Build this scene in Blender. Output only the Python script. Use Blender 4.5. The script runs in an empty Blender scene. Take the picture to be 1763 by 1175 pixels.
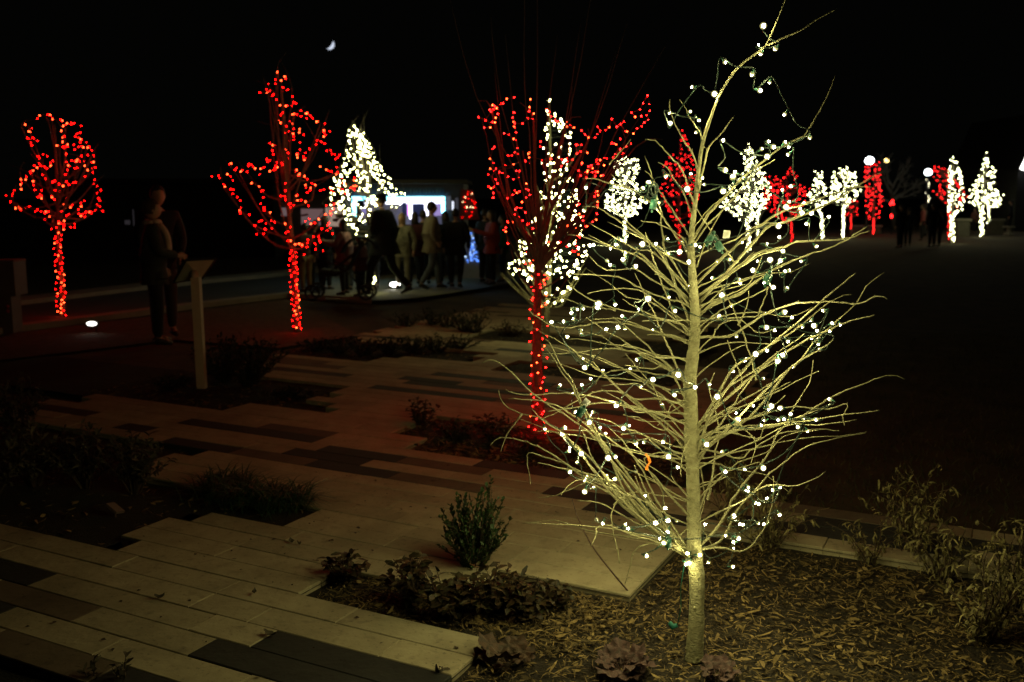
import bpy, bmesh, math, random
from mathutils import Vector, Matrix, Quaternion, noise

# ------------------------------------------------------------------ camera, night sky, exposure
sc = bpy.context.scene
R = random.Random(7)
F_PX, CX, CY, EYE = 1670.0, 881.5, 587.5, 1.65
PITCH = math.atan(252 / F_PX)
cam_d = bpy.data.cameras.new('camera')
cam = bpy.data.objects.new('camera', cam_d)
sc.collection.objects.link(cam)
cam.location = (0, 0, EYE)
cam.rotation_euler = (math.pi / 2 - PITCH, 0, 0)
cam_d.sensor_width = 36.0
cam_d.lens = F_PX / 1763 * 36
cam_d.clip_start = 0.05
cam_d.clip_end = 2000
cam_d.dof.use_dof = True
cam_d.dof.focus_distance = 3.42
cam_d.dof.aperture_fstop = 3.3
sc.camera = cam
world = bpy.data.worlds.new('World')
sc.world = world
world.use_nodes = True
bg = world.node_tree.nodes['Background']
bg.inputs[0].default_value = (0.95, 1.0, 0.8, 1)
bg.inputs[1].default_value = 0.0009
sc.view_settings.view_transform = 'Standard'
sc.view_settings.look = 'None'
sc.view_settings.exposure = 0
sc.view_settings.gamma = 1
sc.cycles.use_light_tree = True
sc.cycles.max_bounces = 4
sc.cycles.diffuse_bounces = 2
sc.cycles.glossy_bounces = 2
sc.cycles.sample_clamp_indirect = 2.0
sc.cycles.use_denoising = True
sc.cycles.pixel_filter_type = 'BLACKMAN_HARRIS'

MAIN_L = 900.0      # radiance of the warm white lamps on the near tree
WARM = (1.0, 0.93, 0.38)
REDC = (1.0, 0.002, 0.0017)

# ------------------------------------------------------------------ helpers
TH = math.atan(869 / 1689)
CT, SN = math.cos(TH), math.sin(TH)
def W(u, v, z=0.0):                     # plaza grid -> world
    return Vector((u * CT + v * SN, -u * SN + v * CT, z))
def UV(p):
    return p[0] * CT - p[1] * SN, p[0] * SN + p[1] * CT
def ray(x, y):
    a = (x - CX) / F_PX; b = -(y - CY) / F_PX
    return Vector((a, math.cos(PITCH) + b * math.sin(PITCH), -math.sin(PITCH) + b * math.cos(PITCH)))
def gnd(x, y, z=0.0):
    d = ray(x, y); t = (z - EYE) / d.z
    return Vector((0, 0, EYE)) + d * t
def at(x, y, Y):                        # the point at forward distance Y seen at x, y
    d = ray(x, y)
    return Vector((0, 0, EYE)) + d * (Y / d.y)

COL = sc.collection
class MB:
    def __init__(s): s.v = []; s.f = []; s.m = []
    def add(s, vs, fs, mi=0):
        o = len(s.v); s.v.extend([tuple(v) for v in vs]); s.f.extend([tuple(i + o for i in f) for f in fs]); s.m.extend([mi] * len(fs)); return s
    def box(s, c, d, rot=None, mi=0, taper=1.0):
        x, y, z = d[0] / 2, d[1] / 2, d[2] / 2
        vs = []
        for sz in (-1, 1):
            k = taper if sz > 0 else 1
            for sx, sy in ((-1, -1), (1, -1), (1, 1), (-1, 1)):
                vs.append(Vector((sx * x * k, sy * y * k, sz * z)))
        if rot is not None: vs = [rot @ v for v in vs]
        c = Vector(c)
        return s.add([v + c for v in vs], [(3, 2, 1, 0), (4, 5, 6, 7), (0, 1, 5, 4), (1, 2, 6, 5), (2, 3, 7, 6), (3, 0, 4, 7)], mi)
    def tube(s, pts, rad, n=6, mi=0, jit=0.0, cap=True):
        pts = [Vector(p) for p in pts]
        if not hasattr(rad, '__len__'): rad = [rad] * len(pts)
        vs = []; fs = []
        t0 = (pts[1] - pts[0]).normalized()
        a = t0.orthogonal().normalized()
        for i, p in enumerate(pts):
            t = (pts[min(i + 1, len(pts) - 1)] - pts[max(i - 1, 0)])
            if t.length < 1e-9: t = t0
            t = t.normalized()
            a = (a - t * a.dot(t))
            a = a.normalized() if a.length > 1e-6 else t.orthogonal().normalized()
            b = t.cross(a)
            for k in range(n):
                an = 2 * math.pi * k / n
                r = rad[i] * (1 + (R.uniform(-jit, jit) if jit else 0))
                vs.append(p + a * (math.cos(an) * r) + b * (math.sin(an) * r))
        for i in range(len(pts) - 1):
            for k in range(n):
                k2 = (k + 1) % n
                fs.append((i * n + k, i * n + k2, (i + 1) * n + k2, (i + 1) * n + k))
        if cap:
            fs.append(tuple(reversed(range(n)))); fs.append(tuple(range((len(pts) - 1) * n, len(pts) * n)))
        return s.add(vs, fs, mi)
    def ball(s, c, r, mi=0, sub=1, sc3=(1, 1, 1)):
        v, f = ICO[sub]; c = Vector(c)
        return s.add([Vector((p[0] * sc3[0], p[1] * sc3[1], p[2] * sc3[2])) * r + c for p in v], f, mi)
def _ico(sub):
    bm = bmesh.new(); bmesh.ops.create_icosphere(bm, subdivisions=sub, radius=1)
    bm.verts.ensure_lookup_table()
    r = ([v.co.copy() for v in bm.verts], [tuple(v.index for v in f.verts) for f in bm.faces]); bm.free(); return r
ICO = {1: _ico(1), 2: _ico(2), 3: _ico(3)}

def mesh(name, mb, mats, off=(0, 0, 0), smooth=True):
    me = bpy.data.meshes.new(name)
    off = Vector(off)
    vs = [(v[0] - off.x, v[1] - off.y, v[2] - off.z) for v in mb.v] if off.length else mb.v
    me.from_pydata(vs, [], mb.f)
    if not isinstance(mats, (list, tuple)): mats = [mats]
    for m in mats: me.materials.append(m)
    if len(mats) > 1: me.polygons.foreach_set('material_index', mb.m)
    me.polygons.foreach_set('use_smooth', [smooth] * len(me.polygons))
    me.update()
    return me
def link(name, data, parent=None, loc=(0, 0, 0)):
    o = bpy.data.objects.new(name, data); COL.objects.link(o); o.location = loc
    if parent is not None: o.parent = parent
    return o
def thing(name, label, cat, loc=(0, 0, 0), group=None, data=None):
    o = link(name, data, None, loc); o['label'] = label; o['category'] = cat
    if data is None: o.empty_display_size = 0.1
    if group: o['group'] = group
    return o
def part(name, mb, mats, root, smooth=True, label=None, kind=None):
    w = Vector((0, 0, 0)); r = root
    while r is not None: w = w + Vector(r.location); r = r.parent
    o = link(name, mesh(name, mb, mats, w, smooth), root)
    if label: o['label'] = label
    if kind: o['kind'] = kind
    return o
def struct(name, mb, mats, smooth=False, kind='structure'):
    o = link(name, mesh(name, mb, mats, smooth=smooth)); o['kind'] = kind; return o

# ------------------------------------------------------------------ materials
def mat(name, col, rough=0.8, var=0.0, scale=8.0, bump=0.0, col2=None, metal=0.0, stretch=None, rnd=0.0, detail=4.0, spec=0.4, world=False):
    m = bpy.data.materials.new(name); m.use_nodes = True
    nt = m.node_tree; b = nt.nodes['Principled BSDF']
    b.inputs['Roughness'].default_value = rough
    b.inputs['Metallic'].default_value = metal
    b.inputs['Specular IOR Level'].default_value = spec
    c2 = col2 or tuple(max(0, c * (1 - var)) for c in col)
    c1 = tuple(min(1, c * (1 + var)) for c in col) if not col2 else col
    tc = nt.nodes.new('ShaderNodeTexCoord')
    mp = nt.nodes.new('ShaderNodeMapping'); mp.inputs['Scale'].default_value = stretch or (1, 1, 1)
    nz = nt.nodes.new('ShaderNodeTexNoise'); nz.inputs['Scale'].default_value = scale; nz.inputs['Detail'].default_value = detail
    nz.inputs['Roughness'].default_value = 0.65
    gp = nt.nodes.new('ShaderNodeNewGeometry')
    nt.links.new(gp.outputs['Position'] if world else tc.outputs['Object'], mp.inputs[0]); nt.links.new(mp.outputs[0], nz.inputs['Vector'])
    rp = nt.nodes.new('ShaderNodeValToRGB')
    rp.color_ramp.elements[0].position = 0.3; rp.color_ramp.elements[1].position = 0.7
    rp.color_ramp.elements[0].color = (*c2, 1); rp.color_ramp.elements[1].color = (*c1, 1)
    nt.links.new(nz.outputs[0], rp.inputs[0])
    out = rp.outputs[0]
    if world:                                   # grit and stains trodden into the slabs
        for scl, lo, hi, k in ((2.2, .48, .72, .72), (55, .60, .70, .62), (16, .58, .66, .80)):
            n3 = nt.nodes.new('ShaderNodeTexNoise'); n3.inputs['Scale'].default_value = scl; n3.inputs['Detail'].default_value = 6
            nt.links.new(mp.outputs[0], n3.inputs['Vector'])
            m3 = nt.nodes.new('ShaderNodeMapRange'); m3.inputs[1].default_value = lo; m3.inputs[2].default_value = hi; m3.inputs[3].default_value = 1; m3.inputs[4].default_value = k
            nt.links.new(n3.outputs[0], m3.inputs[0])
            v3 = nt.nodes.new('ShaderNodeVectorMath'); v3.operation = 'SCALE'; nt.links.new(out, v3.inputs[0]); nt.links.new(m3.outputs[0], v3.inputs['Scale']); out = v3.outputs[0]
    if rnd:
        oi = nt.nodes.new('ShaderNodeNewGeometry') if rnd < 0 else nt.nodes.new('ShaderNodeObjectInfo')
        src = oi.outputs['Random Per Island'] if rnd < 0 else oi.outputs['Random']
        mr = nt.nodes.new('ShaderNodeMapRange'); mr.inputs[3].default_value = 1 - abs(rnd); mr.inputs[4].default_value = 1 + abs(rnd)
        nt.links.new(src, mr.inputs[0])
        mx = nt.nodes.new('ShaderNodeVectorMath'); mx.operation = 'SCALE'
        nt.links.new(out, mx.inputs[0]); nt.links.new(mr.outputs[0], mx.inputs['Scale']); out = mx.outputs[0]
    nt.links.new(out, b.inputs['Base Color'])
    if bump:
        n2 = nt.nodes.new('ShaderNodeTexNoise'); n2.inputs['Scale'].default_value = scale * 4; n2.inputs['Detail'].default_value = 3
        nt.links.new(mp.outputs[0], n2.inputs['Vector'])
        bp = nt.nodes.new('ShaderNodeBump'); bp.inputs['Strength'].default_value = bump; bp.inputs['Distance'].default_value = 0.01
        nt.links.new(n2.outputs[0], bp.inputs['Height']); nt.links.new(bp.outputs[0], b.inputs['Normal'])
    return m
def glow(name, col, L, mis=True):
    m = bpy.data.materials.new(name); m.use_nodes = True
    nt = m.node_tree; nt.nodes.clear()
    e = nt.nodes.new('ShaderNodeEmission'); e.inputs[0].default_value = (*col, 1); e.inputs[1].default_value = L
    o = nt.nodes.new('ShaderNodeOutputMaterial'); nt.links.new(e.outputs[0], o.inputs[0])
    m.cycles.emission_sampling = 'FRONT' if mis else 'NONE'
    return m
M = dict(
    bark=mat('young_bark', (.46, .43, .25), .85, .0, 30, 1.0, col2=(.22, .195, .105), stretch=(1, 1, 1.5), detail=8),
    bark_far=mat('bark', (.20, .17, .14), .9, .3, 30, .3),
    bark_red=mat('dark_bark', (.085, .055, .045), .9, .3, 30, .3),
    wire=mat('green_wire', (.007, .020, .014), .5, .3, 50),
    socket=mat('green_socket', (.02, .10, .07), .45, .2, 50),
    tag=mat('white_tag', (.7, .7, .66), .6, .1, 30),
    ribbon=mat('orange_ribbon', (.85, .22, .02), .6, .1, 40),
    pale=mat('pale_paver', (.44, .37, .24), .85, .0, 7, .35, col2=(.33, .275, .175), rnd=.12, detail=8, world=True),
    brown=mat('brown_paver', (.155, .115, .08), .85, .0, 7, .25, col2=(.12, .088, .06), rnd=.12, detail=8, world=True),
    dark=mat('charcoal_paver', (.035, .035, .032), .8, .0, 9, .25, col2=(.022, .022, .021), rnd=.15, detail=8, world=True),
    sand=mat('joint_sand', (.05, .042, .03), .95, .3, 40, .5),
    soil=mat('mulch_soil', (.028, .019, .011), .95, .0, 25, 1.0, col2=(.010, .007, .0045), detail=8),
    chip=mat('mulch_chip', (.14, .095, .038), .85, .35, 60, .3, rnd=-.92),
    lawn=mat('lawn', (.085, .056, .026), .95, .0, 3, .8, col2=(.028, .021, .011), detail=8),
    blade=mat('grass_blade', (.055, .055, .022), .8, .4, 3, rnd=-.4),
    asphalt=mat('asphalt', (.05, .05, .05), .9, .2, 30, .4),
    concrete=mat('concrete', (.24, .22, .18), .85, .15, 4, .3, detail=8),
    leaf=mat('green_leaf', (.026, .055, .014), .55, .4, 30, rnd=-.4),
    liri=mat('strap_leaf', (.022, .055, .022), .5, .3, 30, rnd=-.4),
    redleaf=mat('bronze_leaf', (.055, .022, .010), .6, .0, 30, col2=(.018, .026, .007), rnd=-.4),
    heuch=mat('pink_leaf', (.11, .05, .045), .6, .0, 60, .5, col2=(.035, .02, .015), rnd=-.25),
    dry=mat('dried_leaf', (.20, .165, .07), .75, .3, 30, rnd=-.4),
    drydark=mat('faded_leaf', (.07, .055, .035), .8, .3, 30, rnd=-.4),
    stem=mat('plant_stem', (.07, .045, .03), .8, .3, 30),
    bush=mat('dark_foliage', (.018, .026, .013), .8, .4, 30, rnd=-.5),
    post=mat('painted_post', (.42, .38, .27), .6, .08, 12),
    metal=mat('dark_metal', (.03, .03, .03), .4, .2, 20, metal=.6),
    panel=mat('sign_back', (.42, .38, .27), .6, .1, 12),
    cabinet=mat('cabinet_paint', (.15, .10, .085), .7, .12, 6),
    skin=mat('skin', (.42, .25, .17), .6, .08, 20),
    hair=mat('hair', (.02, .013, .01), .6, .2, 80),
    shoe=mat('shoe', (.03, .025, .02), .5, .2, 30),
    white=mat('white_paint', (.6, .6, .58), .5, .06, 10),
    redp=mat('red_paint', (.35, .03, .03), .5, .1, 10),
    bluep=mat('blue_board', (.02, .06, .12), .6, .5, 6),
    roof=mat('trailer_roof', (.07, .065, .055), .7, .15, 6),
    black=mat('black_plastic', (.012, .012, .012), .5, .2, 20),
    teal=mat('teal_rubber', (.02, .16, .13), .6, .1, 30),
    rust=mat('rusty_rod', (.06, .03, .02), .8, .3, 60),
)
E_MAIN = glow('warm_white_lamp', WARM, MAIN_L)
def halo_glow(name, col, L, through):        # see-through glowing shell that imitates a lens halo round the lamp
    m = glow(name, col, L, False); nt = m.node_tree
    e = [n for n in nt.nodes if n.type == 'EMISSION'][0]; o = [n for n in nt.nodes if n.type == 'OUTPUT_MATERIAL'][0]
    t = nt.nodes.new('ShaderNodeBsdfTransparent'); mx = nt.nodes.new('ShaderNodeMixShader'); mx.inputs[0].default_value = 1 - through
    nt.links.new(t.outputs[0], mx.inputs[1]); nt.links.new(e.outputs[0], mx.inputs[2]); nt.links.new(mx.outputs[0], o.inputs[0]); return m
E_HALO = halo_glow('halo_shell', (1.0, .90, .32), 1.0, .72)
E_HALO_RED = halo_glow('red_halo_shell', (1.0, .02, .01), .9, .75)
E_RED = glow('red_lamp', REDC, 62.0)
E_RED3 = glow('red_lamp_near', REDC, 290.0)
E_REDHOT = glow('red_lamp_facing', (1, .055, .012), 34.0)
E_SKIRT = glow('lamp_skirt', (1.0, .93, .30), 1.5)
E_MID = glow('warm_white_lamp_mid', (1.0, .98, .40), 42.0)
E_FARW = glow('warm_white_lamp_far', (.97, 1.0, .52), 24.0)
E_FARR = glow('red_lamp_far', (1.0, .012, .012), 10.0)

BRANCHES = [
 [(1153,172),(1154,195),(1168,225),(1179,245),(1191,260),(1200,290)],
 [(1170,172),(1186,200),(1200,220),(1208,238),(1212,255)],
 [(1264,200),(1245,225),(1227,245),(1218,260),(1203,330)],
 [(1438,130),(1427,159),(1411,191),(1397,216),(1384,234),(1361,245),(1336,260),(1310,282),(1276,308),(1248,340),(1220,368),(1195,410)],
 [(1334,275),(1304,295),(1282,317),(1263,342),(1239,368),(1220,385),(1192,425)],
 [(1520,296),(1482,317),(1445,342),(1407,360),(1351,383),(1325,389),(1295,419),(1205,520)],
 [(1501,322),(1478,322),(1445,330),(1389,351),(1351,362),(1314,385),(1276,417),(1248,440),(1198,490)],
 [(1495,389),(1469,405),(1458,411),(1387,415),(1351,424),(1323,432),(1299,440),(1203,510)],
 [(1501,396),(1473,407),(1454,415),(1426,428),(1389,440),(1354,454),(1325,470),(1298,488),(1273,507),(1229,522),(1203,545)],
 [(1111,240),(1127,243),(1140,254),(1154,269),(1171,288),(1181,308),(1188,335),(1193,346),(1196,370)],
 [(1086,240),(1066,264),(1049,283)],
 [(1110,269),(1118,289),(1125,313),(1132,342),(1138,369),(1138,385),(1142,410),(1144,440),(1160,480),(1188,560)],
 [(1110,294),(1122,306),(1134,327),(1144,342),(1164,371),(1185,405),(1190,425)],
 [(1133,280),(1151,291),(1166,317),(1173,325),(1190,365)],
 [(1052,300),(1069,315),(1089,327),(1108,340),(1130,359),(1149,386),(1164,409),(1180,427),(1188,460)],
 [(1003,308),(1023,308),(1045,315),(1055,317),(1090,327)],
 [(1003,355),(1028,357),(1045,368),(1069,383),(1094,400),(1113,414),(1137,436),(1150,460),(1187,505)],
 [(1045,357),(1071,374),(1096,397),(1123,420),(1147,436),(1188,500)],
 [(1103,380),(1123,383),(1144,390),(1164,402),(1180,414),(1188,440)],
 [(977,404),(1011,410),(1050,425),(1088,437),(1110,450),(1133,472),(1158,492),(1170,503),(1188,530)],
 [(1013,405),(1052,424),(1088,437),(1105,440),(1190,520)],
 [(1111,400),(1118,420),(1123,440),(1134,470),(1160,540),(1190,580)],
 [(1198,357),(1215,385),(1232,410),(1250,430),(1262,450)],
 [(1240,344),(1222,359),(1198,388),(1192,400)],
 [(1240,369),(1226,393),(1212,424),(1200,460)],
 [(1015,442),(1038,463),(1054,466),(1093,464),(1118,478),(1148,498),(1157,498),(1172,508),(1190,530)],
 [(982,472),(1014,473),(1063,477),(1093,491),(1114,503),(1150,516),(1168,518),(1190,530)],
 [(1011,506),(1043,499),(1088,497),(1114,507),(1138,525),(1159,541),(1193,562),(1196,575)],
 [(978,483),(993,501),(1023,519),(1057,530),(1093,539),(1132,548),(1164,555),(1193,571),(1196,580)],
 [(943,513),(975,515),(1007,528),(1036,530),(1060,535)],
 [(911,535),(923,545),(954,562),(980,564),(1011,559),(1047,555),(1097,562),(1132,573),(1168,584),(1188,593),(1196,600)],
 [(1009,547),(1032,563),(1055,577),(1088,596),(1118,607),(1145,625),(1186,660)],
 [(1072,515),(1093,528),(1114,539),(1150,555),(1190,580)],
 [(1106,553),(1150,551),(1193,553),(1196,560)],
 [(1021,550),(1061,548),(1080,553),(1123,569),(1159,578),(1188,593),(1196,600)],
 [(1055,546),(1079,564),(1105,587),(1132,614),(1154,637),(1187,700)],
 [(1093,471),(1105,496),(1114,519),(1127,541),(1138,569),(1150,596),(1159,616),(1188,680)],
 [(1000,569),(1036,580),(1061,596),(1097,609),(1123,623),(1150,637),(1187,665)],
 [(977,585),(1007,585),(1052,593),(1097,600),(1123,609),(1150,614),(1181,618),(1192,622)],
 [(930,608),(989,607),(1036,601),(1070,602),(1105,610),(1141,628),(1190,650)],
 [(934,593),(980,605),(1025,614),(1072,635),(1110,660),(1150,690),(1190,730)],
 [(913,562),(954,584),(986,602),(1000,616),(1025,634),(1040,645),(1090,690),(1150,740),(1192,790)],
 [(934,580),(948,594),(959,619),(971,640),(983,652),(1000,690),(1040,770),(1090,850),(1160,930),(1185,955)],
 [(938,598),(957,623),(966,640),(985,665),(1010,720),(1050,790),(1130,880),(1185,955)],
 [(1114,577),(1150,578),(1186,587),(1195,600)],
 [(1473,471),(1456,484),(1421,513),(1393,538),(1364,563),(1333,588),(1306,609),(1286,631),(1260,660),(1220,720),(1198,790)],
 [(1522,470),(1491,494),(1474,523),(1441,553),(1416,575),(1393,600),(1375,623),(1356,640),(1340,660),(1290,720),(1230,760),(1198,800)],
 [(1527,515),(1508,510),(1479,523),(1441,520),(1408,520),(1371,523),(1325,537),(1286,561),(1254,579),(1205,582),(1195,600)],
 [(1467,508),(1448,510),(1421,526),(1398,544),(1373,565),(1333,590),(1306,609),(1263,634),(1230,690),(1197,745)],
 [(1505,543),(1475,550),(1447,559),(1421,571),(1394,582),(1364,600),(1337,615),(1313,634),(1270,670),(1197,735)],
 [(1437,583),(1421,596),(1398,609),(1375,623),(1354,640),(1310,680),(1250,740),(1197,790)],
 [(1347,458),(1325,471),(1298,486),(1275,503),(1244,519),(1205,538),(1196,550)],
 [(1323,494),(1298,509),(1258,526),(1234,540),(1205,563),(1196,580)],
 [(1323,496),(1317,515),(1306,540),(1298,546),(1258,548),(1225,555),(1202,580),(1196,600)],
 [(1340,563),(1317,573),(1300,571),(1277,553),(1254,553),(1234,565),(1227,579),(1202,604),(1195,620)],
 [(1327,593),(1277,590),(1238,594),(1202,609),(1195,625)],
 [(1283,594),(1258,604),(1232,623),(1207,640),(1195,655)],
 [(1241,490),(1256,521),(1269,548),(1283,584),(1294,623),(1298,640),(1302,655)],
 [(1252,586),(1261,609),(1273,640),(1278,660)],
 [(1283,490),(1248,499),(1225,505),(1202,521),(1195,530)],
 [(1289,501),(1288,521),(1279,544),(1270,560)],
 [(1263,430),(1236,449),(1213,465),(1198,478),(1193,490)],
 [(1298,434),(1263,463),(1236,478),(1207,492),(1195,500)],
 [(1344,430),(1313,438),(1286,453),(1258,472),(1229,494),(1205,507),(1195,515)],
 [(1312,442),(1298,476),(1283,494),(1248,511),(1207,526),(1196,535)],
 [(1385,575),(1364,590),(1337,609),(1298,638),(1240,680),(1197,740)],
 [(1558,653),(1534,647),(1505,654),(1478,665),(1442,679),(1417,693),(1383,717),(1354,729),(1308,738),(1253,744),(1197,770)],
 [(1400,620),(1394,658),(1375,689),(1362,710),(1354,729),(1337,750),(1326,775),(1314,794),(1291,821),(1261,860),(1254,877),(1230,915),(1190,955)],
 [(1454,733),(1452,717),(1459,695),(1427,704),(1368,701),(1345,704),(1316,714),(1270,729),(1228,744),(1203,756),(1195,770)],
 [(1445,742),(1408,739),(1379,743),(1345,746),(1316,761),(1291,777),(1274,790),(1238,779),(1207,774),(1195,772)],
 [(1492,744),(1473,748),(1438,756),(1400,765),(1375,777),(1354,794),(1326,815),(1303,842),(1284,860),(1263,889),(1249,920),(1232,937),(1190,950)],
 [(1410,639),(1370,658),(1337,675),(1299,691),(1263,708),(1228,725),(1203,746),(1195,755)],
 [(1362,658),(1326,675),(1284,698),(1242,710),(1203,744),(1195,752)],
 [(1379,620),(1354,639),(1320,666),(1280,689),(1247,708),(1207,738),(1195,750)],
 [(1352,681),(1333,698),(1308,714),(1274,725),(1238,738),(1195,760)],
 [(1230,642),(1221,672),(1232,712),(1238,744),(1232,775),(1228,809),(1221,849),(1217,860)],
 [(1293,798),(1301,767),(1295,752),(1270,729),(1249,714),(1228,717),(1195,735)],
 [(1329,679),(1318,704),(1316,733),(1308,754),(1297,754),(1270,748),(1238,744),(1211,750),(1195,760)],
 [(1362,850),(1337,832),(1320,819),(1295,813),(1259,807),(1232,798),(1207,798),(1195,800)],
 [(1308,796),(1270,807),(1242,815),(1224,828),(1215,850),(1197,900)],
 [(1253,821),(1236,828),(1211,832),(1197,842)],
 [(1345,620),(1308,639),(1278,672),(1261,702),(1240,730),(1196,780)],
 [(1331,820),(1331,856),(1321,899),(1304,927),(1285,946),(1266,949),(1242,943),(1206,946),(1190,955)],
 [(1017,941),(1028,920),(1028,908),(1049,905),(1056,908),(1085,919),(1132,934),(1165,940),(1188,958)],
 [(1067,971),(1061,939),(1055,911),(1053,891),(1059,868),(1075,856),(1092,880),(1120,905),(1185,955)],
 [(1076,1005),(1085,975),(1090,953),(1104,941),(1132,937),(1185,958)],
 [(1233,951),(1218,927),(1202,903),(1178,915),(1168,930),(1172,945)],
 [(1094,820),(1104,844),(1113,868),(1123,899),(1150,920),(1185,957)],
 [(1101,820),(1118,858),(1137,882),(1152,911),(1166,937),(1185,960)],
 [(994,863),(1016,863),(1042,870),(1071,887),(1099,903),(1130,920),(1185,957)],
 [(1047,834),(1071,858),(1094,882),(1113,906),(1137,934),(1185,960)],
 [(1113,820),(1147,841),(1180,860),(1190,865)],
 [(1156,820),(1178,849),(1190,855)],
 [(1144,872),(1140,846),(1123,820),(1110,790),(1150,780),(1192,800)],
 [(1211,872),(1190,868),(1161,856),(1135,853),(1113,849),(1085,849),(1059,868)],
 [(1205,894),(1211,872),(1212,849),(1209,820),(1205,800),(1196,770)],
 [(1252,820),(1242,825),(1218,834),(1204,839),(1195,842)],
 [(830,625),(851,620),(881,642),(915,676),(966,710),(1011,742),(1043,774),(1064,823),(1083,859),(1140,920),(1183,957)],
 [(858,673),(868,697),(896,712),(926,719),(958,738),(992,767),(1021,795),(1053,831),(1075,855),(1120,900),(1182,957)],
 [(889,719),(932,736),(962,748),(983,767),(1021,808),(1060,848),(1110,890),(1182,958)],
 [(844,767),(860,754),(898,759),(926,770),(958,787),(985,808),(1013,823),(1047,829),(1079,850),(1130,910),(1180,955)],
 [(862,778),(873,748),(898,714)],
 [(913,834),(909,801),(910,780),(936,787),(968,797),(998,812),(1028,821),(1064,844),(1120,900),(1180,955)],
 [(926,797),(958,804),(992,812),(1021,823),(1060,850),(1120,910)],
 [(870,671),(902,680),(949,678),(987,678),(1021,684),(1060,693),(1096,701),(1139,714),(1183,729),(1192,732)],
 [(875,687),(915,689),(947,695),(979,710),(1021,742),(1060,790),(1110,860),(1180,950)],
 [(934,721),(962,708),(992,691),(1021,676),(1064,674),(1092,687),(1128,687),(1179,695),(1190,700)],
 [(942,709),(979,704),(1021,695),(1062,695),(1107,708),(1179,712),(1190,715)],
 [(1026,663),(1032,648),(1053,640),(1083,637),(1128,644),(1160,650),(1190,660)],
 [(994,610),(1021,625),(1043,650),(1068,672),(1083,682),(1128,716),(1150,730),(1190,770)],
 [(1007,610),(1043,625),(1083,640),(1107,653),(1149,674),(1179,699),(1190,710)],
 [(1077,610),(1096,633),(1124,665),(1139,695),(1162,729),(1183,755),(1192,765)],
 [(1011,720),(1043,723),(1070,736),(1107,748),(1149,772),(1181,784),(1192,790)],
 [(964,741),(1007,742),(1039,750),(1064,767),(1085,780),(1128,823),(1150,850),(1190,890)],
 [(1049,738),(1070,757),(1085,778),(1107,812),(1130,860),(1180,940)],
 [(1069,749),(1085,746),(1109,749),(1132,770),(1170,801),(1190,820)],
 [(915,704),(936,725),(968,746),(996,776),(1032,823),(1070,870),(1182,957)],
 [(994,719),(1007,755),(1021,791),(1043,823),(1060,850),(1100,890),(1182,957)],
 [(1068,799),(1094,814),(1128,831),(1170,855),(1190,870)],
 [(1092,801),(1104,827),(1117,859),(1150,920),(1184,955)],
 [(1173,821),(1173,797),(1179,772),(1187,759),(1195,745)],
 [(1132,733),(1149,716),(1179,695),(1196,691)],
 [(1149,712),(1158,695),(1173,689),(1190,695),(1197,700)],
 [(1073,714),(1107,725),(1145,726),(1179,723),(1192,725)],
 [(926,857),(949,855),(979,844),(1007,833),(1043,827),(1068,842),(1110,880),(1180,953)],
 [(966,853),(979,836),(996,827),(1011,829),(1050,850),(1110,890)],
 [(1100,791),(1149,823),(1181,850),(1192,870)],
 [(1081,776),(1128,787),(1179,780),(1192,790)],
]
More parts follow.
